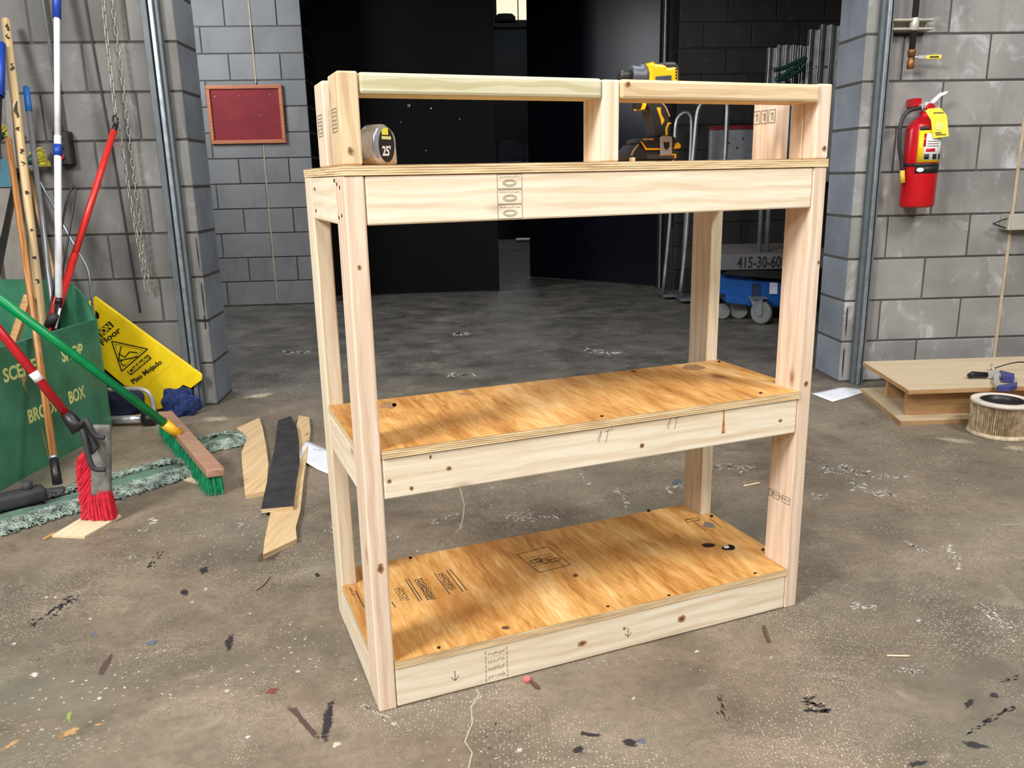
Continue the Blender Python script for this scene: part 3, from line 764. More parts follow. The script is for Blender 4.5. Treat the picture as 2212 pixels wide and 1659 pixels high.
text('label_text', "25'", .024, 'label_white', Matrix.Translation(P) @ Matrix.Rotation(math.radians(61), 4, 'Z') @ Matrix.Translation((-.014, -.0208, .017)) @ Matrix.Rotation(PI / 2, 4, 'X'), tape, .0006, fit=.025)
b = MB(); b.box((.033, -.012, .002), (.0385, .012, .006)); b.build('hook', 'brushed_steel', tape)
b = MB(); b.box((-.028, .0185, .02), (.01, .021, .05), .001); b.build('belt_clip', 'brushed_steel', tape)

# --- impact driver
zd = zc(1340, 120, .14467); DY = .17
def dp(x, y, yy=DY - .03): return sh_front(*zd(x, y), DY - .03)
dc = dp(560, 1500); DL = Vector((dc.x, DY, ZT + .0004))
drill = thing('impact_driver', 'yellow and black cordless impact driver standing on the top shelf', 'drill', SM @ DL, SA)
def dpr(pts, y0, y1, dz=0.0):
    return [Vector((p.x - DL.x, y0, p.z - ZT + dz)) for p in [dp(x, y) for x, y in pts]], (0, y1 - y0, 0)
def dpart(name, pts, y0, y1, mat, bev=.003, parent=None):
    a, d_ = dpr(pts, y0, y1); b = MB(); b.prism(a, d_); return b.build(name, mat, parent or drill, bevel=bev)
body = dpart('motor_housing', [(440, 105), (520, 108), (528, 128), (612, 130), (690, 140), (702, 182), (845, 165), (870, 205), (868, 520), (840, 600), (440, 600)], -.031, .031, 'drill_yellow', .006)
dpart('housing_inset', [(520, 318), (755, 298), (755, 420), (520, 420)], -.0325, -.030, 'drill_nose', 0)
for k in range(4): dpart('vent', [(818, 195 + 44 * k), (842, 198 + 44 * k), (842, 222 + 44 * k), (818, 220 + 44 * k)], -.0325, -.030, 'label_black', 0)
dpart('rear_cap', [(690, 92), (850, 88), (895, 150), (912, 300), (900, 560), (840, 640), (700, 620), (705, 200), (600, 120)], -.027, .027, 'drill_black', .006)
a = dp(440, 300); q = dp(80, 300); xl = a.x - q.x; mx = Matrix.Translation((a.x - DL.x, 0, a.z - ZT)) @ Matrix.Rotation(-PI / 2, 4, 'Y')
b = MB(); b.lathe([(.028, 0), (.028, xl * .12), (.022, xl * .2), (.024, xl * .5), (.018, xl * .55)], 24, mx); b.build('nose', 'drill_nose', drill)
b = MB(); b.lathe([(.014, xl * .5), (.014, xl * .9), (.011, xl), (.005, xl)], 20, mx); b.build('chuck', 'pipe_black', drill)
dpart('handle', [(440, 560), (760, 560), (725, 720), (772, 900), (797, 1010), (792, 1190), (740, 1250), (560, 1240), (505, 920), (468, 790), (440, 790)], -.020, .020, 'drill_black', .007)
dpart('trigger', [(310, 640), (420, 640), (420, 790), (310, 780)], -.010, .010, 'label_black', .003)
dpart('selector', [(405, 640), (432, 640), (420, 740), (395, 806), (375, 800), (396, 730)], -.022, .022, 'drill_yellow', .001)
dpart('grip_badge', [(575, 775), (632, 772), (642, 870), (690, 955), (684, 990), (650, 1035), (640, 960), (608, 870)], -.0212, -.0195, 'drill_yellow', 0)
dpart('grip_inlay', [(745, 1000), (795, 1000), (795, 1012), (755, 1030), (735, 1090), (738, 1190), (708, 1190), (712, 1080)], -.0212, -.0195, 'drill_yellow', 0)
dpart('grip_edge', [(615, 668), (640, 668), (720, 760), (778, 905), (765, 915), (705, 770)], -.0212, -.0195, 'platform_rib', 0)
dpart('foot', [(280, 1285), (330, 1235), (560, 1225), (740, 1205), (790, 1205), (832, 1265), (880, 1345), (860, 1420), (370, 1420)], -.036, .036, 'drill_black', .004)
dpart('foot_bumper', [(800, 1310), (850, 1300), (885, 1345), (872, 1390), (770, 1402)], -.0375, .0375, 'drill_yellow', .002)
dpart('foot_trim', [(280, 1288), (305, 1300), (372, 1388), (560, 1388), (560, 1415), (358, 1418)], -.0375, -.035, 'drill_yellow', 0)
dpart('battery', [(140, 1490), (160, 1440), (250, 1325), (285, 1335), (380, 1425), (860, 1425), (850, 1560), (140, 1560)], -.036, .036, 'drill_black', .004)
dpart('battery_edge', [(140, 1495), (160, 1430), (245, 1320), (258, 1328), (172, 1440), (152, 1500)], -.0375, -.035, 'platform_rib', 0)
dpart('battery_label', [(370, 1480), (800, 1475), (800, 1540), (370, 1545)], -.0375, -.0355, 'drill_nose', 0)
dpart('battery_trim', [(560, 1488), (800, 1468), (806, 1520), (780, 1548), (775, 1520), (785, 1490), (560, 1505)], -.0385, -.037, 'drill_yellow', 0)
dpart('badge_bar', [(325, 1242), (470, 1240), (470, 1268), (325, 1270)], -.0375, -.035, 'platform_rib', 0)
clip = dpart('belt_clip', [(560, 1225), (600, 1205), (735, 1215), (735, 1480), (560, 1500)], -.041, -.0375, 'brushed_steel', .001)
dpart('clip_slot', [(605, 1290), (625, 1300), (672, 1300), (690, 1290), (690, 1370), (650, 1420), (612, 1380)], -.0418, -.0405, 'label_black', 0, clip)
# wood chips by the drill
tag(MB().box((0, 0, 0), (.012, .008, .008), .001).build('wood_chip', 'pale_board', None, SM @ Vector((sh_front(1350, 343, .05).x, .02, ZT + .0002)), (0, 0, .8)), 'small splintered wood chip on the top shelf beside the impact driver', 'wood chip')

# ================================================================== LEFT CORNER: BROOM BOX
A_ = Vector((-1.865, 3.647, 0)); BE = Vector((0.07891, 0.99688, 0)); BN = Vector((0.99688, -0.07891, 0))
box = thing('broom_box', 'green painted plywood broom box with yellow stencil lettering', 'box', A_)
lb = loc0(box); TB = .018
N0 = A_ - BE * 1.15
b = MB(); b.prism([N0, A_, A_ + Vector((0, 0, .52)), N0 + Vector((0, 0, .526))], -BN * TB); b.build('front_panel', 'green_paint', box, lb)
b = MB(); b.prism([A_ - BN * x + Vector((0, 0, z)) + BE * .001 for x, z in ((0.002, 0), (0.001, .515), (.012, .555), (.03, .60), (.055, .645), (.085, .676), (.12, .694), (.2, .702), (.56, .706), (.56, 0))], BE * TB); b.build('end_panel', 'green_paint', box, lb)
b = MB(); b.prism([N0 - BN * x + Vector((0, 0, z)) for x, z in ((TB, 0), (TB, .50), (.15, .68), (.55, .7), (.55, 0))], BE * TB); b.build('end_panel', 'green_paint', box, lb)
b = MB(); b.prism([N0 - BN * .56, A_ - BN * .56, A_ - BN * .56 + Vector((0, 0, .70)), N0 - BN * .56 + Vector((0, 0, .70))], -BN * TB); b.build('back_panel', 'green_paint', box, lb)
b = MB(); b.prism([N0 - BN * .02 + BE * .02, A_ - BN * .02 - BE * .002, A_ - BN * .555 - BE * .002, N0 - BN * .555 + BE * .02], (0, 0, .015)); b.build('bottom_panel', 'green_paint', box, lb)
def bp(u, v): return PP(u, v, A_, BN)
for wd_, l_, r_ in (('SCENE', (10, 831), (79, 797)), ('SHOP', (135, 783), (180, 766)), ('BROOM', (62, 914), (131, 884)), ('BOX', (150, 873), (184, 857))):
    a, c = bp(*l_), bp(*r_); z = (a.z + c.z) / 2
    text('lettering', wd_, .074, 'stencil_yellow', frame3(Vector((a.x, a.y, z)) + BN * .0006, BE, (0, 0, 1)), box, .0022, fit=(c - a).length)
# scraped bare streak on the front panel
a = bp(88, 930); b = MB(); b.prism([bp(86, 920) + BN * .0004, bp(93, 935) + BN * .0004, bp(108, 1000) + BN * .0004, bp(103, 985) + BN * .0004], BN * .0004); b.build('scrape', 'handle_tan', box, lb)
a = bp(52, 830); b = MB(); b.prism([bp(44, 805) + BN * .0004, bp(58, 812) + BN * .0004, bp(52, 830) + BN * .0004, bp(62, 855) + BN * .0004, bp(48, 830) + BN * .0004], BN * .0004); b.build('scrape', 'handle_tan', box, lb)

def lerp(a, b, t): return a + (b - a) * t
def stick(name, label, P, Q, segs, cat='pole', group='broom and mop handles', n=14):
    """P top, Q bottom; segs: (part, t0, t1, r0, r1, material)"""
    base = Q if Q.z < P.z else P
    t = thing(name, label, cat, base, 0, group); lo = -Vector(base)
    for nm, t0, t1, r0, r1, m in segs:
        ln = (Q - P).length * (t1 - t0); b = MB(); b.tube([(0, 0, 0), (ln / 2, 0, 0), (ln, 0, 0)], [r0, (r0 + r1) / 2, r1], n)
        o = b.build(nm, m, t, lerp(P, Q, t0) + lo); o.rotation_mode = 'QUATERNION'; o.rotation_quaternion = Vector((1, 0, 0)).rotation_difference((Q - P).normalized())
    return t
def down_to(P, Q, z):
    """extend the line P->Q until height z"""
    return P + (Q - P) * ((P.z - z) / (P.z - Q.z))
# knotty pale pole, nearly the full height of the corner
P = PY(12, 40, 3.93); Q = down_to(P, PY(92, 700, 3.50), .03)
stick('wooden_pole', 'thick pale wooden pole with dark knots leaning in the broom box', P, Q, [('pole', .004, 1, .0175, .0185, 'handle_pale'), ('rounded_end', 0, .004, .010, .0172, 'handle_pale')])
wp_ = bpy.data.objects['wooden_pole']; fwd_ = (EYE - P).normalized()
for k_, (v, hh_, w_) in enumerate(((62, .02, .006), (82, .015, .005), (150, .022, .006), (243, .045, .008), (281, .011, .008), (330, .014, .006), (357, .012, .004), (420, .012, .005), (500, .01, .004), (560, .01, .004), (610, .014, .004))):
    lo_ = 0.0; hi_ = 1.0
    for _ in range(40):
        md = (lo_ + hi_) / 2; q = lerp(P, Q, md) - EYE
        if H / 2 - FPX * q.dot(_up) / q.dot(_fw) < v: lo_ = md
        else: hi_ = md
    c = lerp(P, Q, lo_); ax = (Q - P).normalized(); nn = (EYE - c); nn = (nn - ax * nn.dot(ax)).normalized(); sd = ax.cross(nn)
    b = MB(); b.prism([c + nn * (.0182 - abs(math.cos(a)) * w_ * .12) + ax * (hh_ * math.sin(a) * random.uniform(.7, 1.1)) + sd * (w_ * math.cos(a) * random.uniform(.6, 1.1) + random.uniform(-.008, .008)) for a in [2 * PI * q / 10 for q in range(10)]], nn * .0006); b.build('knot', 'screw_dark', wp_, -Vector(wp_.location))
# white telescopic pole
P = PY(122, -60, 3.95); Q = PY(127, 655, 3.52); Q2 = PY(119, 722, 3.48)
t = stick('telescopic_pole', 'white telescopic pole with blue collar and blue top grip', P, Q, [('upper_tube', .0, .50, .0125, .0125, 'white_pole'), ('lower_tube', .5, 1, .0145, .0145, 'white_pole'), ('grip', 0, .142, .0175, .0175, 'blue_plastic'), ('collar', .527, .56, .0185, .0185, 'blue_plastic'), ('ferrule', .985, 1.0, .015, .015, 'black_plastic')])
lo = -Vector(t.location); b = MB(); b.tube([Q, lerp(Q, Q2, .5), Q2], [.014, .015, .02], 10); b.build('socket', 'black_plastic', t, lo)
b = MB(); b.tube([Q + Vector((.008, -.012, -.02)), lerp(Q, Q2, .8) + Vector((.008, -.014, 0))], [.006, .004], 8); b.build('clip', 'label_white', t, lo)
# grey steel pole with bright blue tip
P = PY(56, 186, 3.94); Q = down_to(P, PY(112, 650, 3.58), .03)
stick('steel_pole', 'grey steel pole with a bright blue tip leaning in the broom box', P, Q, [('pole', .06, 1, .0115, .0135, 'steel_pole'), ('tip', .004, .075, .0135, .0135, 'blue_bright'), ('hanger_hole', 0, .004, .006, .008, 'black_plastic')])
# red pole against the wall
P = PY(250, 270, 3.965); Q = down_to(P, PY(133, 640, 3.56), .04)
t = stick('red_pole', 'bright red pole leaning to the right against the wall chain', P, Q, [('pole', .02, .42, .0145, .0145, 'red_pole'), ('lower_tube', .42, 1, .0165, .0165, 'red_pole'), ('tip', 0, .025, .011, .013, 'black_plastic')])
b = MB(); c = P + Vector((.002, 0, .022)); b.tube([c + Vector((math.cos(a) * .012, 0, math.sin(a) * .02)) for a in [2 * PI * k / 12 for k in range(13)]], .004, 6); b.build('hanging_loop', 'black_plastic', t, -Vector(t.location))
# black wire loop handle
pts = [PY(u, v, 3.5 + .0007 * (700 - v)) for u, v in ((98, 705), (110, 660), (119, 590), (132, 500), (143, 440), (152, 412), (160, 403), (163, 412), (159, 440), (150, 500), (140, 560), (133, 605), (124, 650), (105, 708))]
base = pts[0]; t = thing('wire_loop', 'thin black wire loop handle standing in the broom box', 'handle', base, 0, 'broom and mop handles')
b = MB(); b.tube(smoothpath(pts, 4),   .0045, 7); b.build('wire', 'black_plastic', t, -Vector(base))
b = MB(); b.tube([PY(104, 690, 3.47), PY(120, 640, 3.47)], [.004, .004], 6); b.build('red_sleeve', 'red_pole', t, -Vector(base))
b = MB(); b.tube([PY(100, 705, 3.47), PY(112, 690, 3.47), PY(122, 680, 3.47)], [.012, .022, .014], 10); b.build('scraper_head', 'black_worn', t, -Vector(base))
# silver bent rod
pts = [PY(u, v, y) for u, v, y in ((84, 388, 3.86), (100, 418, 3.85), (120, 455, 3.83), (150, 510, 3.8), (175, 552, 3.77), (188, 578, 3.75), (194, 605, 3.74), (199, 650, 3.73), (203, 700, 3.73), (205, 760, 3.73))]
base = pts[-1].copy(); base.z = .0; pts += [Vector((pts[-1].x, pts[-1].y, .02))]
t = thing('bent_rod', 'thin silver bent metal rod rising behind the broom box', 'rod', base, 0, 'broom and mop handles')
b = MB(); b.tube(smoothpath(pts, 3), .0058, 8); b.build('rod', 'galvanised', t, -Vector(base))
# tan pole behind
P = PY(60, 365, 3.985); Q = down_to(P, PY(118, 600, 3.86), .01)
stick('wooden_pole', 'slim tan wooden pole standing behind the grey steel pole', P, Q, [('pole', 0, 1, .011, .012, 'handle_tan')])
# black pole
P = PY(38, 372, 3.75); Q = down_to(P, PY(0, 560, 3.35), .03)
stick('black_pole', 'glossy black pole crossing low at the left edge of the broom box', P, Q, [('pole', 0, 1, .0135, .0135, 'black_plastic'), ('cap', -.006, .01, .0145, .0145, 'pipe_black')])
# orange varnished handle of the dust mop, standing in front of the box
P = PY(18, 300, 3.62); Q = FL(126, 1058, .02); 
mopframe = stick('mop_pole', 'varnished orange wooden handle with a black socket standing on the dust mop', P, Q, [('pole', 0, .93, .0128, .0135, 'handle_orange'), ('ring', .915, .922, .0155, .0155, 'galvanised'), ('socket', .922, .985, .0155, .0175, 'black_plastic')])
b = MB(); b.box((-.05, -.022, -.018), (.05, .022, .012), .009, Matrix.Translation(Vector((-.012, -.035, .004)) + Q) @ Matrix.Rotation(.4, 4, 'Z'), 3); b.build('mop_clamp', 'black_worn', mopframe, -Vector(mopframe.location), smooth=True)
# blue-black handle at the left edge
P = PY(2, 95, 3.85); Q = down_to(P, PY(-6, 330, 3.62), .03)
stick('sleeved_pole', 'black handle with a dark blue sleeve at the left edge of the picture', P, Q, [('pole', .1, 1, .0125, .0125, 'black_plastic'), ('sleeve', 0, .135, .02, .021, 'blue_plastic')])
# pale tan board stub inside the box
b = MB(); a = PY(30, 735, 3.35); c = PY(62, 640, 3.5); b.tube([a + (a - c) * .8, c], [.02, .02], 4, smooth=False)
tag(b.build('wood_block', 'handle_tan'), 'short beige wooden slat slanting inside the broom box', 'slat')
# pale grey panel with teal top behind handles
pan = thing('plastic_tub', 'pale grey panel with a teal top standing behind the poles at the left edge', 'tub', PY(-20, 600, 3.80) * 1, 0); lo = -Vector(pan.location)
b = MB(); b.prism([PY(u, v, 3.85) for u, v in ((12, 195), (22, 195), (30, 300), (40, 402), (64, 640), (-60, 640), (-60, 404), (20, 402))], (0, .03, 0)); b.build('panel', 'beige_plastic', pan, lo)
b = MB(); b.prism([PY(u, v, 3.84) for u, v in ((-60, 340), (24, 345), (32, 404), (-60, 404))], (0, .05, 0)); b.build('top_band', 'teal_plastic', pan, lo)
# two upturned brooms with yellow-green bristles
def upbroom(label, c, tip, w0, w1, stemdir):
    t = thing('corn_broom', label, 'broom', c, 0, 'upturned yellow brooms'); lo = -Vector(c); dv = (tip - c); side = dv.cross(Vector((0, 1, 0))).normalized()
    b = MB(); b.tube([c - dv * .9, c - dv * .25, c + dv * .15], [.014, .02, .03], 10); b.build('cap', 'dark_green', t, lo)
    b = MB(); rn = random.Random(3)
    for k in range(90):
        f = k / 89 * 2 - 1; o = side * (f * w0) + Vector((0, rn.uniform(-.015, .015), 0)); e = tip + side * (f * w1) + Vector((0, rn.uniform(-.02, .02), 0)) + dv * rn.uniform(-.06, .05)
        b.tube([c + o, e], [.0022, .0018], 4, smooth=False)
    stuff(b.build('bristles', 'yellow_bristle', t, lo))
    b = MB(); b.tube([c - dv * .8, c - dv * .8 + stemdir], [.011, .011], 10); b.build('handle', 'dark_green', t, lo)
    return t
c = PY(72, 345, 3.93); upbroom('green broom with yellow bristles poking out behind the blue-tipped pole', c, PY(98, 338, 3.95), .03, .045, Vector((-.03, -.12, -.8)))
c = PY(0, 290, 3.93); upbroom('green broom with yellow bristles at the far left edge', c, PY(10, 272, 3.95), .03, .06, Vector((-.05, -.12, -.75)))

# push-button station with its conduit
s, z = wall_sz(133, 285); s1, z1 = wall_sz(158, 356)
st = thing('door_control_station', 'black push-button door control box with conduit on the left wall', 'control box', WP((s + s1) / 2 + .0, 0, z1), WA)
b = MB(); b.box((-.035, -.055, 0), (.035, -.001, z - z1), .004); b.build('housing', 'black_plastic', st)
for k, m in ((2, 'dark_green'), (1, 'dark_green'), (0, 'red_dark')):
    b = MB(); b.lathe([(.013, .0), (.013, .008), (.010, .010)], 16, Matrix.Translation((-.006, -.053, .035 + k * .042)) @ Matrix.Rotation(PI / 2, 4, 'X')); b.build('button', m, st)
b = MB(); b.tube([(0, -.025, z - z1 - .004), (0, -.025, 1.6)], .0085, 10); b.build('conduit', 'galvanised', st)

# hand chain of the roll-up door: two strands hanging in a loop
A1 = [(220, -40), (226, 40), (233, 100), (248, 230), (255, 262), (262, 310), (280, 420), (294, 500), (305, 560), (313, 612)]
A2 = [(240, -40), (247, 40), (258, 120), (268, 195), (281, 310), (292, 400), (303, 490), (312, 560), (321, 605), (319, 628)]
chp = [Vector((s, -.055, z)) for s, z in [wall_sz(u, v, -.055) for u, v in A1]] + [Vector((s, -.055, z)) for s, z in [wall_sz(u, v, -.055) for u, v in reversed(A2)]]
chp = smoothpath(chp, 6)
chain = thing('hand_chain', 'loop of steel hand chain hanging on the left block wall', 'chain', WP(0, 0, 0), WA)
b = MB(); lp = []
for k in range(14):
    a = 2 * PI * k / 14; lp.append(Vector((.0068 * math.cos(a), 0, .0085 * math.sin(a) + (.0125 if math.sin(a) > 0 else -.0125))))
b.tube(lp + lp[:1], .0025, 6, caps=False); lme = bpy.data.meshes.new('link'); b.bm.to_mesh(lme); b.bm.free(); lme.materials.append(M['chain_steel'])
for f in lme.polygons: f.use_smooth = True
acc = 0.0; step = .036; last = chp[0]; i = 0; nx = 0.0; idx = 0; tot = 0
for a, c in zip(chp[:-1], chp[1:]):
    sl = (c - a).length
    while nx <= tot + sl:
        p_ = lerp(a, c, (nx - tot) / sl); tv = (c - a).normalized()
        q_ = Vector((0, 0, 1)).rotation_difference(tv) @ Euler((0, 0, (0.5 if idx % 2 else 0.5 + PI / 2))).to_quaternion()
        o = bpy.data.objects.new('link', lme); COL.objects.link(o); o.parent = chain; o.location = p_; o.rotation_mode = 'QUATERNION'; o.rotation_quaternion = q_
        idx += 1; nx += step
    tot += sl
# slim cord hanging on the left wall
q = [wall_sz(u, v, -.012) for u, v in ((183, 0), (302, 675))]
cw = MB(); cw.tube(smoothpath([Vector((q[0][0], -.006, 2.7)), Vector((q[0][0], -.006, q[0][1])), Vector(((q[0][0] * .45 + q[1][0] * .55), -.006, (q[0][1] + q[1][1]) / 2)), Vector((q[1][0], -.006, q[1][1]))], 5), .0045, 8)
tag(cw.build('hanging_cord', 'black_worn', None, WN * K1, (0, 0, WA)), 'slim dark cord hanging on the wall behind the chain', 'cord')

# framed red notice board on the bay wall
q = [wall_sz(u, v, -.02, K2) for u, v in ((441, 185), (609, 182), (618, 308), (459, 313))]
s0 = (q[0][0] + q[3][0]) / 2; s1 = (q[1][0] + q[2][0]) / 2; z0 = (q[2][1] + q[3][1]) / 2; z1 = (q[0][1] + q[1][1]) / 2
nb = thing('notice_board', 'empty red notice board in an orange wooden frame', 'notice board', WP((s0 + s1) / 2, -.001, z0, K2), WA)
w2 = (s1 - s0) / 2; hh = z1 - z0
MB().box((-w2 + .02, -.012, .02), (w2 - .02, -.002, hh - .02)).build('panel', 'cork_red', nb)
for nm, lo_, hi_ in (('frame_rail', (-w2, -.026, 0), (w2, 0, .032)), ('frame_rail', (-w2, -.026, hh - .032), (w2, 0, hh)), ('frame_stile', (-w2, -.026, .032), (-w2 + .032, 0, hh - .032)), ('frame_stile', (w2 - .032, -.026, .032), (w2, 0, hh - .032))):
    MB().box(lo_, hi_, .004).build(nm, 'frame_wood', nb)
for (u, v) in ((464, 209), (516, 207), (583, 204), (563, 250)):
    s, z = wall_sz(u, v, -.013, K2); b = MB(); b.lathe([(.006, 0), (.004, .005)], 8, Matrix.Translation((s - (s0 + s1) / 2, -.012, z - z0)) @ Matrix.Rotation(PI / 2, 4, 'X')); b.build('pin', 'brushed_steel', nb)

# wet-floor sign leaning in the corner
OFF = -.075
sg_pts = [wall_sz(u, v, OFF) for u, v in ((206, 642), (437, 811), (436, 821), (412, 839), (395, 832), (357, 867), (355, 881), (333, 887), (225, 797), (148, 722), (150, 690))]
sc = Vector(((sg_pts[7][0]), 0, 0)); sign = thing('caution_sign', 'yellow folding wet floor caution sign leaning on the wall behind the broom box', 'sign', WP(sg_pts[7][0], OFF, max(0, sg_pts[7][1])), WA)
SB = Vector((sg_pts[7][0], 0, max(0, sg_pts[7][1])))
def spt(s, z, y=0.0): return Vector((s, y, z)) - SB
b = MB(); b.prism([spt(s, z) for s, z in sg_pts], (0, .008, 0)); b.build('front_leaf', 'sign_yellow', sign, bevel=.003)
b = MB(); b.prism([spt(s, z, .016) for s, z in sg_pts], (0, .008, 0)); b.build('rear_leaf', 'sign_yellow', sign, Vector((-.006, 0, .004)), bevel=.003)
def sp(u, v): s, z = wall_sz(u, v, OFF); return spt(s, z, -.0008)
a, c = sp(284, 829), sp(350, 773); bx = (c - a).normalized(); by = Vector((-bx.z, 0, bx.x))
def stext(s, l_, r_, size, mat, dy=0.0, bold=.0011):
    a, c = sp(*l_), sp(*r_); me = textmesh(s, size, bold); w_ = max(v.co.x for v in me.vertices)
    for v in me.vertices: v.co.x *= (c - a).length / w_
    o = link('lettering', me, mat, sign); xx = (c - a).normalized(); yy = Vector((-xx.z, 0, xx.x)); o.matrix_local = frame3(a + Vector((0, dy, 0)), xx, yy); return o
def squad(name, pts, mat, dy=0.0):
    b = MB(); b.prism([sp(u, v) + Vector((0, dy, 0)) for u, v in pts], (0, .0006, 0)); return b.build(name, mat, sign)
stext('Piso Mojado', (288, 830), (351, 784), .033, 'sign_ink')
squad('text_band', [(274, 803), (319, 766), (328, 774), (283, 811)], 'sign_ink'); stext('Cuidado', (282, 808), (324, 774), .030, 'sign_yellow', -.0012)
stext('Wet Floor', (182, 778), (263, 715), .040, 'sign_ink')
squad('text_band', [(178, 744), (236, 693), (247, 705), (190, 756)], 'sign_ink'); stext('CAUTION', (190, 754), (243, 707), .042, 'sign_yellow', -.0012)
def sline(name, pts, w_, mat='sign_ink', closed=True):
    b = MB(); P_ = [sp(u, v) for u, v in pts]; P_ = P_ + P_[:1] if closed else P_
    for a, c in zip(P_[:-1], P_[1:]):
        t_ = (c - a).normalized(); n_ = Vector((-t_.z, 0, t_.x)) * w_ / 2; b.prism([a - n_, c - n_, c + n_, a + n_], (0, .0006, 0))
    return stuff(b.build(name, mat, sign))
sline('warning_triangle', [(241, 737), (319, 754), (263, 802)], .006)
sline('warning_triangle', [(248, 743), (309, 756), (265, 793)], .002)
sline('slipping_figure', [(262, 748), (258, 765), (270, 772), (280, 760), (297, 762)], .006, closed=False)
sline('slipping_figure', [(258, 765), (256, 780), (272, 776), (300, 770)], .006, closed=False)
sline('slipping_figure', [(262, 775), (262, 787), (272, 790)], .005, closed=False)
squad('hole', [(206, 670), (214, 678), (214, 688), (206, 690)], 'label_black')
sline('fold_rib', [(310, 840), (375, 780)], .0015, 'hose_tip', False)
for k in range(3): sline('grip_rib', [(330 + 12 * k, 832 - 10 * k), (352 + 12 * k, 866 - 10 * k)], .0015, 'hose_tip', False)

# chrome hand-cart frame, dark bag and blue rag under the sign
cart = thing('tube_frame_cart', 'chrome tubular cart frame with a black wheel lying beside the broom box', 'cart', FL(320, 925), 0); lo = -Vector(cart.location)
pts = [PY(u, v, 3.83) for u, v in ((232, 842), (270, 840), (300, 840), (318, 846), (328, 862), (332, 885), (334, 912))]
b = MB(); b.tube(smoothpath(pts, 4), .011, 10); b.build('tube', 'brushed_steel', cart, lo)
b = MB(); b.tube([PY(225, 908, 3.72), PY(312, 905, 3.72)], .02, 16); b.build('axle', 'chrome', cart, lo)
b = MB(); a = PY(312, 905, 3.72); c = PY(334, 903, 3.72); b.tube([a, c], [.036, .036], 20); b.build('wheel', 'black_plastic', cart, lo)
def lump(name, label, cat, P, rx, ry, rz, mat, seed, rough=.35, grp=None):
    b = bmesh.new(); bmesh.ops.create_icosphere(b, subdivisions=4, radius=1.0); rn = random.Random(seed)
    ph = [(Vector((rn.uniform(-1, 1), rn.uniform(-1, 1), rn.uniform(-1, 1))).normalized() * rn.uniform(3, 9), rn.uniform(0, 6), rn.uniform(.3, 1)) for _ in range(14)]
    for v in b.verts:
        k = 1 + rough * sum(a_ * math.sin(w_.dot(v.co) * 1.0 + f_) for w_, f_, a_ in ph) / 6
        v.co = Vector((v.co.x * rx * k, v.co.y * ry * k, v.co.z * rz * k))
        if v.co.z < -rz * .72: v.co.z = -rz * .72
    m = MB(); m.merge(b); m.bm.normal_update(); o = m.build(name, mat, None, P + Vector((0, 0, rz * .722)), smooth=True)
    return tag(o, label, cat, grp)
lump('crumpled_mop', 'crumpled blue mop head on the floor under the caution sign', 'mop', FL(398, 893) + Vector((0, -.03, .0)), .085, .05, .08, 'mop_yarn_blue', 5)
lump('rag_pile', 'dark navy rag bundle on the floor behind the tubular cart', 'rag', FL(290, 890) + Vector((-.05, -.03, 0)), .12, .045, .085, 'navy', 8)

# ================================================================== BROOMS AND SCRAPS ON THE FLOOR
def frame_of(P, X, Z):
    X = Vector(X).normalized(); Z = Vector(Z); Z = (Z - X * Z.dot(X)).normalized(); Y = Z.cross(X)
    return Matrix(((X.x, Y.x, Z.x, P[0]), (X.y, Y.y, Z.y, P[1]), (X.z, Y.z, Z.z, P[2]), (0, 0, 0, 1)))
# --- green push broom
Nn = FL(466, 1013, .105); Ff = FL(356, 888, .105); X = (Ff - Nn); ln = X.length
gb = thing('push_broom', 'push broom with green pole and green bristles on a wooden block', 'broom', Vector((Nn.x, Nn.y, 0)), 0); lo = -Vector(gb.location)
up = Vector((0.10, -0.05, 1)); FM = frame_of(Nn, X, up)
b = MB(); b.box((0, -.032, -.032), (ln, .032, 0), .006, FM, 2); b.build('block', 'broom_block', gb, lo)
rn = random.Random(4); b = MB()
for k in range(1500):
    x = rn.uniform(.006, ln - .006); y = rn.uniform(-.026, .026)
    p0 = FM @ Vector((x, y, -.028)); e = FM @ Vector((x + rn.uniform(-.008, .008) + (-.006 if x < .03 else 0), y * 1.35 + rn.uniform(-.006, .006), 0)); e.z = rn.uniform(.001, .004); e.x -= .004
    b.tube([p0, lerp(p0, e, .6) + Vector((rn.uniform(-.002, .002), rn.uniform(-.002, .002), 0)), e], [.0016, .0015, .0012], 3, caps=False, smooth=False)
stuff(b.build('bristles', 'green_bristle', gb, lo))
Fq = PP(381, 934, FM @ Vector((ln * .55, 0, .012)), Vector((0, 1, 0))); top = PY(0, 646, 2.98); top2 = Fq + (top - Fq) * 1.35
b = MB(); b.tube([lerp(Fq, top2, .02), lerp(Fq, top2, .5), top2], .017, 16); b.build('pole', 'green_pole', gb, lo)
b = MB(); b.tube([Fq + (Fq - top2) * .012, lerp(Fq, top2, .055)], [.022, .0205], 16); b.build('ferrule', 'yellow_plastic', gb, lo)
b = MB(); b.tube([FM @ Vector((ln * .78, .045, .012)), FM @ Vector((ln * .7, 0, .004)), FM @ Vector((ln * .68, -.04, -.02))], [.004, .004, .004], 8); b.build('brace', 'galvanised', gb, lo)
b = MB(); b.tube([FM @ Vector((ln * .80, .03, .010)), FM @ Vector((ln * .80, .055, .012))], [.009, .009], 8); b.build('wing_nut', 'galvanised', gb, lo)
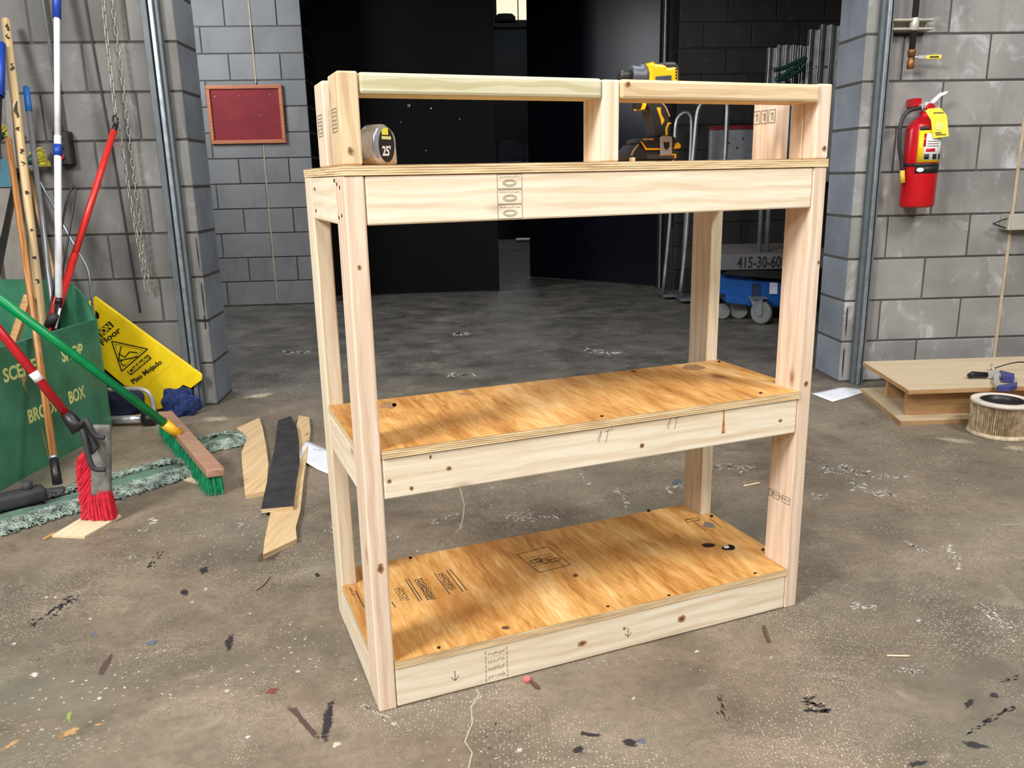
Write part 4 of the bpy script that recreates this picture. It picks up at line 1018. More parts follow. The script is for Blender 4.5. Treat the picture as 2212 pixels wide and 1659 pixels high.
# --- red angle broom standing on its bristles in front of the box
RB = FL(212, 1128); YB = RB.y
rb = thing('angle_broom', 'red-poled broom with dusty grey block and red bristles in front of the green box', 'broom', RB, 0); lo = -Vector(rb.location)
T0 = PY(216, 918, YB + .03); B0 = PY(217, 1072, YB - .015); FM = frame_of(B0, T0 - B0, Vector((.25, -1, .15))); ln = (T0 - B0).length
b = MB(); b.box((0, -.031, -.028), (ln, .031, 0), .010, FM, 3); b.build('block', 'grey_dusty', rb, lo, smooth=True)
b = MB(); rn = random.Random(9)
for k in range(1300):
    f = rn.random() ** 1.1; p0 = lerp(PY(201, 1072, YB - .002), PY(196, 955, YB + .03), f) + Vector((rn.uniform(0, .02), rn.uniform(.0, .03), 0))
    e = lerp(PY(186, 1128, YB), PY(169, 1000, YB + .05), f) + Vector((rn.uniform(-.012, .012), rn.uniform(-.012, .035), rn.uniform(-.02, .012)))
    e.z = max(e.z, .011 + rn.uniform(0, .004)); b.tube([p0, lerp(p0, e, .5) + Vector((-.002, .003, 0)), e], [.0018, .0017, .0013], 3, caps=False, smooth=False)
for k in range(1100):
    f = rn.random(); p0 = FM @ Vector((rn.uniform(0, .02), -.030 + .060 * f, -rn.uniform(.002, .026))); p0.x = lerp(PY(196, 1075, YB), PY(239, 1070, YB), rn.random()).x
    cl_ = round((p0.x - B0.x) / .011) * .011; e = Vector((B0.x + cl_ * 1.15 + rn.uniform(-.0035, .0035), p0.y + rn.uniform(-.004, .012), rn.uniform(.0105, .016)))
    b.tube([p0, e], [.0018, .0014], 3, caps=False, smooth=False)
stuff(b.build('bristles', 'red_bristle', rb, lo))
S1 = PY(152, 905, YB - .02); tp = PY(0, 716, YB - .05); tp2 = S1 + (tp - S1) * 1.9
b = MB(); b.tube([S1, lerp(S1, tp2, .5), tp2], .0142, 14); b.build('pole', 'red_dark', rb, lo)
b = MB(); b.tube([lerp(S1, tp2, .235), lerp(S1, tp2, .285)], .0147, 14); b.build('sticker', 'label_white', rb, lo)
S2 = PY(172, 930, YB - .02); b = MB(); b.tube([lerp(S1, tp2, .035), lerp(S1, S2, .4), S2], [.019, .023, .025], 14); b.build('threaded_socket', 'black_plastic', rb, lo)
b = MB(); b.tube(smoothpath([S2 + Vector((0, 0, .008)), PY(180, 935, YB - .035), PY(191, 985, YB - .045), PY(203, 1012, YB - .045), PY(228, 1014, YB - .035)], 4), .0085, 8); b.build('bracket_arm', 'black_worn', rb, lo)
b = MB(); b.tube(smoothpath([S2 + Vector((0, -.004, .012)), PY(186, 908, YB - .03), PY(205, 940, YB - .035), PY(226, 945, YB - .03)], 4), .0085, 8); b.build('bracket_arm', 'black_worn', rb, lo)
b = MB(); b.prism([PY(u, v, YB - .03) for u, v in ((178, 920), (200, 950), (210, 968), (196, 985), (184, 960))], (0, .025, 0)); b.build('bracket_web', 'black_worn', rb, lo, bevel=.003)
# --- dust mop lying on the floor (canvas strip, cut-yarn fringe)
def dust_mop(label, P, Q, hw, fr, seed, n):
    t = thing('dust_mop', label, 'mop', P, 0, 'green dust mop heads'); lo = -Vector(P); ax = (Q - P); ln = ax.length; ax.normalize(); sd = Vector((-ax.y, ax.x, 0)); rn = random.Random(seed)
    b = MB(); N_ = 16; ring = []
    for i in range(N_ + 1):
        f = i / N_; w_ = hw * (1 if .06 < f < .94 else .7); zz = .020 + .005 * math.sin(f * 11) ; c = P + ax * (ln * f)
        ring.append([c + sd * (w_ * q) + Vector((0, 0, zz - .010 * abs(q) ** 2 + rn.uniform(-.0015, .0015))) for q in (-1, -.5, 0, .5, 1)])
    vs = [[b.bm.verts.new(p) for p in r] for r in ring]
    for i in range(N_):
        for j in range(4): f_ = b.bm.faces.new((vs[i][j], vs[i + 1][j], vs[i + 1][j + 1], vs[i][j + 1])); f_.smooth = True
    b.bm.normal_update(); bmesh.ops.solidify(b.bm, geom=list(b.bm.faces), thickness=.004); b.build('canvas', 'mop_cloth', t, lo)
    b = MB()
    for k in range(n):
        f = rn.random(); s_ = rn.choice((-1, 1)); end = rn.random() < .16
        if end:
            f = 0 if rn.random() < .5 else 1; c = P + ax * (ln * f) + sd * rn.uniform(-hw, hw); dr = (ax * (1 if f else -1) + sd * rn.uniform(-.7, .7)).normalized()
        else:
            c = P + ax * (ln * f) + sd * (s_ * hw * rn.uniform(.75, 1.0)); dr = (sd * s_ + ax * rn.uniform(-.6, .6)).normalized()
        L_ = fr * rn.uniform(.6, 1.15); per = Vector((-dr.y, dr.x, 0)); ph = rn.uniform(0, 6); am = rn.uniform(.005, .014); z0_ = rn.uniform(.012, .024)
        pts = [c + dr * (L_ * q / 6) + per * (am * math.sin(ph + q * 1.5)) + Vector((0, 0, max(.003, z0_ * (1 - (q / 6) ** 2 * .75) + .003 * math.sin(ph * 2 + q * 2)))) for q in range(7)]
        b.tube(pts, .0030, 4, caps=False)
    stuff(b.build('fringe', 'mop_yarn', t, lo)); return t
dust_mop('long green dust mop head with fringe stretched out beneath the red and green brooms', FL(-40, 1140, .0), FL(395, 1010, .0), .062, .085, 2, 1250)
dust_mop('short fringed end of a green dust mop lying behind the push broom', FL(430, 965), FL(505, 950), .05, .07, 6, 800)
# --- black plastic broom head at the left edge
P = FL(60, 1085, .03); hb = thing('detached_broom', 'black plastic broom head lying on the mop at the left edge', 'broom head', FL(40, 1110), 0); lo = -Vector(hb.location)
X = FL(98, 1062, .05) - FL(-60, 1100, .05); FM = frame_of(FL(98, 1062, .055), -X, (0, 0, 1))
b = MB(); b.box((0, -.036, -.026), (.36, .036, .026), .014, FM, 3); b.build('shell', 'black_worn', hb, lo, smooth=True)
b = MB(); b.tube([FM @ Vector((.055, 0, .016)), FM @ Vector((.05, .0, .052))], [.02, .016], 12); b.build('socket', 'black_worn', hb, lo)
b = MB(); rn = random.Random(12)
for k in range(500):
    p0 = FM @ Vector((rn.uniform(.01, .35), rn.uniform(-.024, .024), -.018)); e = p0 + Vector((rn.uniform(-.004, .004), rn.uniform(-.012, 0), 0)); e.z = .012; b.tube([p0, e], [.0016, .0014], 3, caps=False, smooth=False)
stuff(b.build('bristles', 'black_plastic', hb, lo))
# --- flat offcuts
def sheet(name, label, cat, px, z0, th, mat, group=None, side=None, ang=1.45):
    pts = [FL(u, v, z0 + th) for u, v in px]; c = sum(pts, Vector()) / len(pts); c.z = z0
    b = MB(); ro = Matrix.Rotation(-ang, 3, 'Z'); b.prism([ro @ Vector((p.x - c.x, p.y - c.y, 0)) for p in pts], (0, 0, th), side=(1 if side else None))
    o = b.build(name, [mat, side] if side else mat, None, c, (0, 0, ang))
    return tag(o, label, cat, group)
z3 = zc(0, 850, .31646)
def Z3(l): return [z3(x, y) for x, y in l]
GW = 'plywood offcuts on the floor'
sheet('plywood_offcut', 'tan plywood offcut with scribbled marks nearest the green mop', 'offcut', Z3([(1615, 235), (1770, 165), (1792, 230), (1815, 350), (1832, 480), (1825, 580), (1815, 668), (1672, 690), (1662, 590), (1652, 480), (1648, 400), (1690, 300)]), .0005, .016, 'scrap_ply', GW, 'ply_edge')
sheet('plywood_offcut', 'curved tan plywood offcut lying partly under the black one', 'offcut', Z3([(2040, 150), (2110, 162), (2120, 255), (2105, 350), (2075, 560), (2050, 800), (2018, 915), (2026, 990), (1795, 1100), (1806, 1000), (1850, 790), (2000, 760), (2030, 480), (2020, 230)]), .0005, .016, 'scrap_ply', GW, 'ply_edge')
bo = sheet('plywood_offcut', 'black painted plywood offcut on top of the curved tan one', 'offcut', Z3([(1897, 185), (1985, 155), (2030, 240), (2042, 330), (2046, 480), (2022, 610), (2002, 770), (1782, 790), (1800, 700), (1832, 560), (1872, 380)]), .0175, .014, 'black_worn', GW, 'ply_edge')
c = sheet('pale_board', 'thin pale board on the floor under the red bristles', 'board', [(112, 1156), (182, 1159), (262, 1113), (240, 1104), (172, 1120)], .0005, .008, 'pale_board')
sheet('wood_splinter', 'thin tan splinter beside the pale board at the left', 'splinter', [(92, 1163), (96, 1165), (122, 1152), (114, 1150)], .0005, .005, 'handle_tan')
sheet('wood_offcut', 'small white wood offcut under the green push broom', 'offcut', [(396, 1036), (420, 1025), (440, 1040), (430, 1044)], .0005, .006, 'pale_board')
def papersheet(label, px, seed, over=0.0):
    pts = [FL(u, v, .003) for u, v in px]; c = sum(pts, Vector()) / 4; c.z = 0; b = MB(); rn = random.Random(seed); n = 6; vs = []
    for i in range(n + 1):
        for j in range(n + 1):
            p = lerp(lerp(pts[0], pts[1], i / n), lerp(pts[3], pts[2], i / n), j / n); lift = .010 * (max(0, i / n - .6) * max(0, j / n - .2)) + .006 * max(0, .3 - i / n) + over * max(0, 1 - j / n * 2.0)
            vs.append(b.bm.verts.new((p.x - c.x, p.y - c.y, .0012 + lift)))
    for i in range(n):
        for j in range(n): f = b.bm.faces.new((vs[i * (n + 1) + j], vs[(i + 1) * (n + 1) + j], vs[(i + 1) * (n + 1) + j + 1], vs[i * (n + 1) + j + 1])); f.smooth = True
    b.bm.normal_update(); bmesh.ops.solidify(b.bm, geom=list(b.bm.faces), thickness=.0006)
    return tag(b.build('paper_sheet', 'paper', None, c), label, 'paper', 'loose paper sheets')
ps = papersheet('white printed sheet on the floor beside the left shelf leg', [(639, 994), (664, 959), (760, 985), (735, 1035)], 1, .0175)
b = MB(); rn = random.Random(31)
for k in range(9):
    u = 668 + k * 3.4; p = FL(u, 968 + k * .6, .012); b.box(p + Vector((-.001, -.004, 0)), p + Vector((.0015 + rn.random() * .001, .004 * rn.random(), .0004)))
stuff(b.build('printed_lines', 'paint_blue', ps, -Vector(ps.location)))
papersheet('white sheet of paper on the floor beside the right wall track', [(1752, 850), (1826, 834), (1882, 842), (1798, 868)], 2)
# --- small litter
def splinter(name, label, px, r, mat, z=.004, cat='splinter'):
    pts = [FL(u, v, z) for u, v in px]; b = MB(); n = len(pts); b.tube(smoothpath(pts, 4), r, 6); return tag(b.build(name, mat), label, cat)
splinter('wood_splinter', 'straight pale wood splinter on the floor behind the right shelf leg', [(1606, 1050), (1640, 1043)], .0035, 'pale_board')
splinter('wood_splinter', 'short brown stick on the floor in front of the right shelf leg', [(1650, 1352), (1653, 1365), (1661, 1386)], .0035, 'twig_dark')
splinter('twig', 'small curved twig on the floor left of the shelf unit', [(551, 1274), (567, 1264), (582, 1246)], .0025, 'twig', .003, 'twig')
splinter('wood_splinter', 'thin pale splinter on the open floor at the right', [(1916, 1416), (1965, 1417)], .0022, 'pale_board', .003)
pk = thing('plastic_scrap', 'pink and grey plastic scrap on the floor before the shelf front', 'scrap', FL(1145, 1475)); lo = -Vector(pk.location)
b = MB(); b.prism([FL(u, v, .001) for u, v in ((1130, 1470), (1138, 1464), (1147, 1466), (1145, 1474), (1136, 1477))], (0, 0, .006)); b.build('pink_end', 'pink_plastic', pk, lo)
b = MB(); b.prism([FL(u, v, .001) for u, v in ((1143, 1474), (1150, 1472), (1160, 1480), (1166, 1490), (1158, 1488))], (0, 0, .004)); b.build('grey_end', 'twig_dark', pk, lo)

# paint marks worn into the slab (flat, film-thin)
def marks(name, polys, mat):
    b = MB(); fl_ = b.bm.verts.layers.float.new('fade')
    for pl_ in polys:
        pts = [FL(u, v, .0006) for u, v in pl_]; c = b.bm.verts.new(sum(pts, Vector()) / len(pts)); c[fl_] = 1.0
        vs = [b.bm.verts.new(p) for p in pts]
        for i in range(len(vs)): b.bm.faces.new((c, vs[i], vs[(i + 1) % len(vs)]))
    return stuff(b.build(name, mat, floor))
rm = random.Random(77)
def splat(u, v, ru, rv, rot=0.0, n=11, jag=.35):
    out = []
    for k in range(n):
        a = 2 * PI * k / n; r = 1.5 * (1 + rm.uniform(-jag, jag)); x = ru * r * math.cos(a); y = rv * r * math.sin(a)
        out.append((u + x * math.cos(rot) - y * math.sin(rot), v + x * math.sin(rot) + y * math.cos(rot)))
    return out
def streak(u, v, ln, wd, ang, n, thin=.3):
    """broken scuff: thin scratchy flecks strung along a line"""
    out = []
    for k in range(n * 3):
        f = rm.random() - .5; r_ = rm.uniform(.12, .5) * ln / n * 1.5
        out.append(splat(u + ln * f * math.cos(ang) + rm.gauss(0, wd) * .35, v + ln * f * math.sin(ang) + rm.gauss(0, wd) * .35, r_, max(.8, r_ * thin * rm.uniform(.5, 1.3)), ang * .6 + rm.uniform(-.6, .6), 8, .45))
    return out
marks('black_paint_marks', [[(690, 1600), (693, 1560), (700, 1530), (712, 1508), (727, 1500), (720, 1515), (722, 1545), (716, 1580), (706, 1612), (696, 1614)]] + streak(115, 1320, 120, 16, -.5, 14) + streak(340, 1205, 40, 14, -.7, 6) + streak(2140, 1555, 120, 8, -.52, 12) + streak(1760, 1520, 60, 10, .3, 5) + streak(2180, 1467, 36, 8, -.3, 4) + streak(1770, 1535, 50, 5, .05, 4) + [splat(2093, 1520, 10, 7, -.4), splat(2147, 1502, 9, 4), splat(495, 1390, 7, 14, .2), splat(1275, 1587, 20, 5, .1), splat(1360, 1602, 14, 8, .2), splat(2110, 1610, 22, 6, .1), splat(1980, 1650, 16, 5, -.3), splat(1250, 1618, 10, 8, -.6), splat(400, 1280, 8, 5), splat(440, 1232, 9, 5, -.5), splat(685, 1241, 5, 4)] + streak(1560, 1530, 60, 14, 1.4, 7), 'film_black')
marks('brown_tape_marks', [[(617, 1528), (624, 1524), (640, 1527), (652, 1545), (672, 1568), (692, 1590), (690, 1598), (676, 1592), (655, 1568), (636, 1545)], splat(225, 1440, 5, 20, .5), splat(590, 1190, 30, 10, -.5)], 'film_brown')
wl = []
for (u, v, ln, wd, a, n) in ((1120, 1113, 60, 12, -.05, 9), (1160, 1120, 90, 8, -.06, 9), (1480, 1050, 90, 10, -.05, 9), (1560, 1010, 140, 10, .02, 10), (1830, 1020, 120, 14, .05, 9), (1760, 1075, 60, 16, 0, 9), (1880, 1060, 110, 14, .25, 8), (1860, 1310, 70, 12, .1, 6), (960, 1120, 60, 10, -.3, 6), (720, 1130, 50, 16, -1.0, 7), (790, 1410, 60, 8, .6, 6), (1930, 1030, 60, 9, 0, 5), (1260, 1030, 40, 10, .9, 5), (1345, 1075, 40, 12, 1.0, 6), (2150, 1330, 90, 20, .5, 9), (1960, 1450, 60, 10, .1, 6), (1800, 1010, 70, 6, 0, 6), (320, 1135, 40, 10, -.7, 4), (280, 1210, 30, 14, -.9, 5), (520, 1130, 26, 12, -1.1, 4), (1700, 1210, 80, 6, .1, 6), (1980, 1180, 60, 8, .5, 6), (2060, 1200, 60, 14, 1.0, 5), (820, 1545, 90, 8, .5, 7), (1000, 810, 60, 3, 0, 4), (1300, 760, 70, 3, .1, 4), (640, 760, 50, 3, 0, 4), (1000, 720, 40, 2, 0, 3)):
    wl += streak(u, v, ln, wd, a, n)
for (u, v, r) in ((75, 1457, 9), (214, 1508, 6), (490, 1493, 6), (535, 1592, 6), (100, 1290, 4), (120, 1290, 4), (445, 1272, 5), (540, 1325, 4), (195, 1337, 4), (30, 1391, 5), (415, 1300, 4), (768, 1468, 5), (1505, 1407, 5), (727, 1608, 10), (1368, 1508, 5), (1665, 1420, 4), (2190, 1385, 4), (1985, 1340, 5), (1122, 1620, 8), (645, 1450, 5), (980, 1410, 3), (902, 1190, 4), (860, 1160, 4), (1240, 1660, 6)):
    wl.append(splat(u, v, r, r * .6, -.3, 12, .12))
marks('white_paint_marks', wl, 'film_white')
marks('crack_line', [[(u0 - w_, v0), (u1 - w_, v1), (u1 + w_, v1), (u0 + w_, v0)] for (u0, v0), (u1, v1), w_ in [((1029, 1488), (1035, 1500), 1.6), ((1035, 1500), (1018, 1526), 1.6), ((1018, 1526), (1020, 1562), 1.5), ((1020, 1562), (1004, 1602), 1.4), ((1004, 1602), (1020, 1625), 1.5), ((1020, 1625), (1012, 1659), 1.5), ((993, 1053), (1003, 1090), 1.2), ((1003, 1090), (1000, 1120), 1.2), ((1000, 1120), (992, 1145), 1.2)]], 'film_crack')
marks('coloured_paint_marks', [splat(150, 1582, 32, 9, -.35), splat(20, 1610, 26, 4, -.5), splat(215, 1565, 20, 3, -.15)], 'film_misc')
marks('red_paint_mark', [splat(588, 1493, 10, 5, -.2)], 'film_red')
marks('lime_paint_mark', [splat(149, 1547, 5, 12, .1)], 'film_lime')
marks('blue_paint_marks', [splat(204, 1371, 6, 4), splat(328, 1388, 16, 4, -.3), splat(1462, 1042, 8, 6), splat(1385, 1600, 10, 5, .2)], 'film_blue')
marks('sawdust_drift', [splat(560, 855, 46, 7, -.12, 16, .25), splat(470, 905, 50, 8, -.1, 16, .3), splat(2060, 950, 60, 7, .15, 16, .3), splat(2190, 968, 40, 7, .05, 16, .3)], 'film_dust')

# ================================================================== RIGHT SIDE
# --- plywood platform (two decks on ribs)
G = FL(1947, 917); zt = 0.0
for k in range(400):
    zt = k * .001
    q = Vector((G.x, G.y, zt)) - EYE
    if H / 2 - FPX * q.dot(_up) / q.dot(_fw) < 843: break
PT = zt
pf = thing('plywood_platform', 'low two-deck plywood platform standing by the right wall', 'platform', G, 0); lo = -Vector(pf.location)
tfl = FL(1963, 843, PT); tbl = FL(1864, 781, PT); ex = Vector((1, .02, 0)); rgt = 1.15
tfr = tfl + Vector((.95, .05, 0)); tbr = tbl + Vector((.86, .045, 0))
b = MB(); b.prism([tfl - Vector((0, 0, .019)), tfr - Vector((0, 0, .019)), tbr - Vector((0, 0, .019)), tbl - Vector((0, 0, .019))], (0, 0, .019), side=1); b.build('top_deck', ['platform_ply', 'platform_rib'], pf, lo)
bfl = FL(1945, 919, .0); bbl = FL(1866, 862, .0); bfr = bfl + Vector((.95, .05, 0)); bbr = Vector((tbr.x, tbr.y, 0)); bbl2 = Vector((tbl.x, tbl.y, 0)) 
b = MB(); b.prism([bfl, bfr, bbr, bbl2], (0, 0, .019), side=1); b.build('bottom_deck', ['platform_ply', 'platform_rib'], pf, lo)
def rib(a, c, th=.018):
    dv_ = (c - a).normalized(); nn = Vector((-dv_.y, dv_.x, 0)) * th; b = MB(); b.prism([a, c, c + Vector((0, 0, PT - .038)), a + Vector((0, 0, PT - .038))], nn); return b.build('rib', 'platform_rib', pf, lo)
z19 = Vector((0, 0, .0192)); edge = (tbl - tfl); edge.z = 0; fx = Vector((1, .05, 0)).normalized()
B0 = Vector((tfl.x, tfl.y, 0))
rib(B0 + edge * .14 + fx * .03 + z19, B0 + edge * .14 + fx * .93 + z19)
rib(B0 + edge * .66 + fx * .06 + z19, B0 + edge * .66 + fx * .8 + z19)
for f in (.08, .55):
    pass
# --- pleated filter canister
FC = FL(2166, 940); fr_ = .120; fh = .150
fl_ = thing('filter_cartridge', 'dirty pleated filter cartridge on the floor in front of the platform', 'filter', FC + Vector((0, .03, 0)), 0)
b = MB(); n = 90; rings = []
for zz in (.012, .05, .1, fh - .012):
    rings.append([b.bm.verts.new(((fr_ - .004 - (.012 if k % 2 else 0) + random.uniform(-.003, .003)) * math.cos(2 * PI * (k + random.uniform(-.3, .3)) / (2 * n)), (fr_ - .004 - (.012 if k % 2 else 0)) * math.sin(2 * PI * k / (2 * n)), zz)) for k in range(2 * n)])
for i in range(3):
    for k in range(2 * n): b.bm.faces.new((rings[i][k], rings[i][(k + 1) % (2 * n)], rings[i + 1][(k + 1) % (2 * n)], rings[i + 1][k]))
b.build('pleats', 'filter_pleat', fl_)
b = MB(); b.lathe([(fr_ + .004, 0), (fr_ + .006, .006), (fr_ + .002, .016), (fr_ - .012, .018)], 48); b.build('bottom_rim', 'filter_pleat', fl_)
b = MB(); b.lathe([(fr_ - .004, fh - .016), (fr_ + .002, fh - .012), (fr_ + .001, fh - .002), (fr_ - .006, fh), (fr_ - .030, fh), (fr_ - .034, fh - .006), (fr_ - .034, fh - .03)], 48, cap=False); b.build('top_rim', 'filter_rim', fl_)
b = MB(); b.lathe([(.001, fh - .03), (fr_ - .034, fh - .03), (fr_ - .033, fh - .004), (fr_ - .040, fh - .001), (fr_ - .044, fh - .008), (fr_ - .05, fh - .022), (.001, fh - .022)], 40, cap=False); b.build('inner_cap', 'black_plastic', fl_)
# --- ratchet clamp on the platform
PTC = PT + .0006
cl = thing('bar_clamp', 'dark bar clamp with navy pads lying on the plywood platform', 'clamp', FL(2150, 825, PT), 0); lo = -Vector(cl.location)
b = MB(); b.tube([FL(2094, 812, PT + .016), FL(2100, 809, PT + .02), FL(2132, 810, PT + .018)], [.012, .015, .013], 12); b.build('handle', 'tool_dark', cl, lo)
b = MB(); b.prism([FL(u, v, PT + .004) for u, v in ((2130, 806), (2162, 810), (2162, 818), (2130, 817))], (0, 0, .018)); b.build('bar', 'brushed_steel', cl, lo)
b = MB(); b.prism([FL(u, v, PT + .004) for u, v in ((2158, 810), (2190, 818), (2190, 826), (2166, 826))], (0, 0, .024)); b.build('pad', 'grease_navy', cl, lo)
b = MB(); b.prism([FL(u, v, PT + .004) for u, v in ((2146, 818), (2156, 816), (2160, 838), (2152, 842), (2145, 830))], (0, 0, .016)); b.build('jaw', 'brushed_steel', cl, lo)
b = MB(); b.prism([FL(u, v, PT + .001) for u, v in ((2152, 842), (2170, 838), (2197, 834), (2196, 841), (2180, 845), (2156, 845))], (0, 0, .018)); b.build('pad', 'grease_navy', cl, lo)
b = MB(); b.tube([FL(2141, 787, PT + .03), FL(2147, 800, PT + .01)], [.006, .006], 8); b.build('lever', 'brushed_steel', cl, lo)
cb = MB(); cb.tube(smoothpath([FL(2134, 801, PT + .004), FL(2150, 795, PT + .02), FL(2175, 787, PT + .04), FL(2205, 782, PT + .05), FL(2240, 786, PT + .03)], 4), .003, 7)
tag(cb.build('electrical_cable', 'black_plastic'), 'thin black cable arching over the plywood platform', 'cable')
# --- fire extinguisher on the wall
EO = -.095
def es(u, v): return wall_sz(u, v, EO)
s, zb = es(1979, 447); _, ztop = es(1979, 256); sl, _ = es(1944, 400); sr, _ = es(2012, 400); er = (sr - sl) / 2
ext = thing('fire_extinguisher', 'red fire extinguisher with yellow inspection tag hanging on the right wall', 'fire extinguisher', WP(s, EO, zb), WA); eh = ztop - zb
b = MB(); b.lathe([(er * .93, 0), (er, .012), (er, eh - er * .75), (er * .93, eh - er * .42), (er * .72, eh - er * .14), (er * .45, eh), (er * .28, eh + .012), (er * .28, eh + .03)], 40); cyl = b.build('cylinder', 'red_paint', ext)
def wrap(name, a0, a1, z0_, z1_, mat, dr=.0012, parent=None):
    b = MB(); n = 14; ra = er + dr
    if a1 - a0 < 6: a0 -= .5; a1 -= .5
    p0 = [Vector((ra * math.sin(a0 + (a1 - a0) * k / n), -ra * math.cos(a0 + (a1 - a0) * k / n), 0)) for k in range(n + 1)]
    for k in range(n):
        f = b.face([p0[k] + Vector((0, 0, z0_)), p0[k + 1] + Vector((0, 0, z0_)), p0[k + 1] + Vector((0, 0, z1_)), p0[k] + Vector((0, 0, z1_))]); f.smooth = True
    bmesh.ops.remove_doubles(b.bm, verts=list(b.bm.verts), dist=1e-5); b.bm.normal_update(); bmesh.ops.solidify(b.bm, geom=list(b.bm.faces), thickness=.0006)
    return b.build(name, mat, parent or ext)
def ez(v): return es(1979, v)[1] - zb
lab = wrap('instruction_label', -.25, 1.45, ez(351), ez(283), 'label_yellow')
wrap('label_panel', .1, 1.40, ez(346), ez(290), 'label_white', .002, lab)
for k, a in enumerate((.13, .62, 1.08)): wrap('pictogram', a, a + .28, ez(345), ez(334), 'label_black', .0028, lab)
wrap('pictogram', .2, .75, ez(329), ez(322), 'red_paint', .0028, lab); wrap('heading', -.2, .3, ez(283), ez(275), 'label_black', .002, lab)
for k in range(3): wrap('text_line', .25, 1.0, ez(318 - 5 * k), ez(316 - 5 * k), 'ink_grey', .0028, lab)
wrap('text_line', .05, .18, ez(318), ez(290), 'red_paint', .0028, lab)
wrap('band', -PI, PI, ez(360), ez(353), 'label_black', .002)
bl_ = wrap('brand_label', -.28, 1.4, ez(374), ez(359), 'label_black', .0026)
b = MB(); c0 = Vector(((er + .004) * math.sin(-.5), -(er + .004) * math.cos(-.5), ez(367))); b.lathe([(.016, 0), (.016, .0012)], 20, Matrix.Translation(c0) @ Matrix.Rotation(-.5, 4, 'Z') @ Matrix.Rotation(PI / 2, 4, 'X') @ Matrix.Scale(.62, 4, (0, 1, 0))); b.build('emblem', 'label_white', bl_)
zv = eh + .028
b = MB(); b.lathe([(.02, zv), (.022, zv + .02), (.018, zv + .045), (.01, zv + .05)], 20); b.box((-.03, -.016, zv + .012), (.03, .016, zv + .04), .004); b.build('valve_head', 'brushed_steel', ext)
b = MB(); b.lathe([(.021, 0), (.022, .004), (.022, .012), (.018, .016)], 20, Matrix.Translation((.008, -.016, zv + .018)) @ Matrix.Rotation(PI / 2, 4, 'X')); b.build('gauge', 'red_dark', ext)
b = MB(); b.box((-.052, .02, zv + .028), (-.012, .09, zv + .068), .003); b.build('hanger_bracket', 'red_paint', ext)
b = MB(); b.prism([(.018, -.009, zv + .042), (.03, -.009, zv + .058), (.065, -.009, zv + .088), (.098, -.009, zv + .096), (.094, -.009, zv + .085), (.06, -.009, zv + .068), (.035, -.009, zv + .04)], (0, .02, 0)); b.build('squeeze_lever', 'label_white', ext, bevel=.002)
b = MB(); b.prism([(.022, -.009, zv + .022), (.06, -.009, zv + .012), (.105, -.009, zv - .022), (.116, -.009, zv - .036), (.108, -.009, zv - .038), (.07, -.009, zv - .016), (.03, -.009, zv - .0)], (0, .02, 0)); b.build('carry_handle', 'brushed_steel', ext, bevel=.002)
b = MB(); b.tube([Vector((.045 + .014 * math.cos(a), -.014, zv + .034 + .018 * math.sin(a))) for a in [2 * PI * k / 14 for k in range(15)]], .0018, 6); b.build('safety_pin', 'brushed_steel', ext)
hp = [Vector((-.02, -.012, zv + .02))]
for (u, v) in ((1962, 238), (1950, 246), (1941, 262), (1936, 290), (1936, 320), (1940, 345), (1942, 368)):
    q = es(u, v); hp.append(Vector((q[0] - s, -.03, q[1] - zb)))
b = MB(); b.tube(smoothpath(hp, 4), .0095, 10); b.build('hose', 'hose_black', ext)
q = es(1943, 395); b = MB(); b.tube([hp[-1], Vector((q[0] - s, -.03, q[1] - zb))], [.0115, .0125], 12); b.build('hose_nozzle', 'hose_tip', ext)
b = MB(); b.tube([Vector((-.024, -.014, zv + .02)), Vector((-.036, -.016, zv + .016))], [.011, .011], 10); b.build('hose_fitting', 'chrome', ext)
tg = [es(u, v) for u, v in ((1976, 243), (1983, 238), (2008, 236), (2022, 252), (2026, 296), (1993, 301), (1988, 262))]
b = MB(); b.prism([Vector((x - s, -er - .012 + .006 * k % .004, z_ - zb)) for k, (x, z_) in enumerate(tg)], (0, .0012, 0)); tg_o = b.build('inspection_tag', 'tag_yellow', ext)
tq = [es(u, v) for u, v in ((2006, 266), (2006, 284))]
b = MB(); b.lathe([(.018, 0), (.018, .0006)], 18, Matrix.Translation((tq[0][0] - s, -er - .0130, (tq[0][1] + tq[1][1]) / 2 - zb)) @ Matrix.Rotation(PI / 2, 4, 'X')); b.build('tag_print', 'stencil_yellow', tg_o)
for (u, v, w_) in ((1993, 247, .05), (1998, 293, .05), (1997, 289, .03)):
    q = es(u, v); b = MB(); b.box((q[0] - s, -er - .0135, q[1] - zb - .002), (q[0] - s + w_, -er - .0122, q[1] - zb + .002)); b.build('tag_print', 'ink', tg_o)
# --- capped gas pipe on a strut
s, zt_ = wall_sz(1971, 108, -.06); pp = thing('gas_pipe', 'black pipe ending in a brass valve with a yellow lever on the right wall', 'pipe', WP(s, -.055, zt_), WA)
_, zc_ = wall_sz(1971, 52, -.06)
b = MB(); b.tube([(0, 0, 0), (0, 0, 1.3)], .0145, 14); b.build('pipe', 'pipe_black', pp)
b = MB(); b.lathe([(.018, -.03), (.019, -.012), (.021, -.008), (.015, .004)], 8); b.lathe([(.014, -.085), (.018, -.082), (.018, -.055), (.013, -.03)], 8); b.build('valve_body', 'brass', pp)
b = MB(); b.tube([(.006, -.02, -.036), (.022, -.03, -.036)], [.008, .006], 8); b.build('stem_nut', 'chrome', pp)
b = MB(); b.box((.02, -.034, -.044), (.06, -.030, -.028), .002); b.build('lever', 'brushed_steel', pp)
lv = MB(); lv.box((.058, -.036, -.046), (.132, -.028, -.027), .003); lv = lv.build('lever_sleeve', 'tag_yellow', pp)
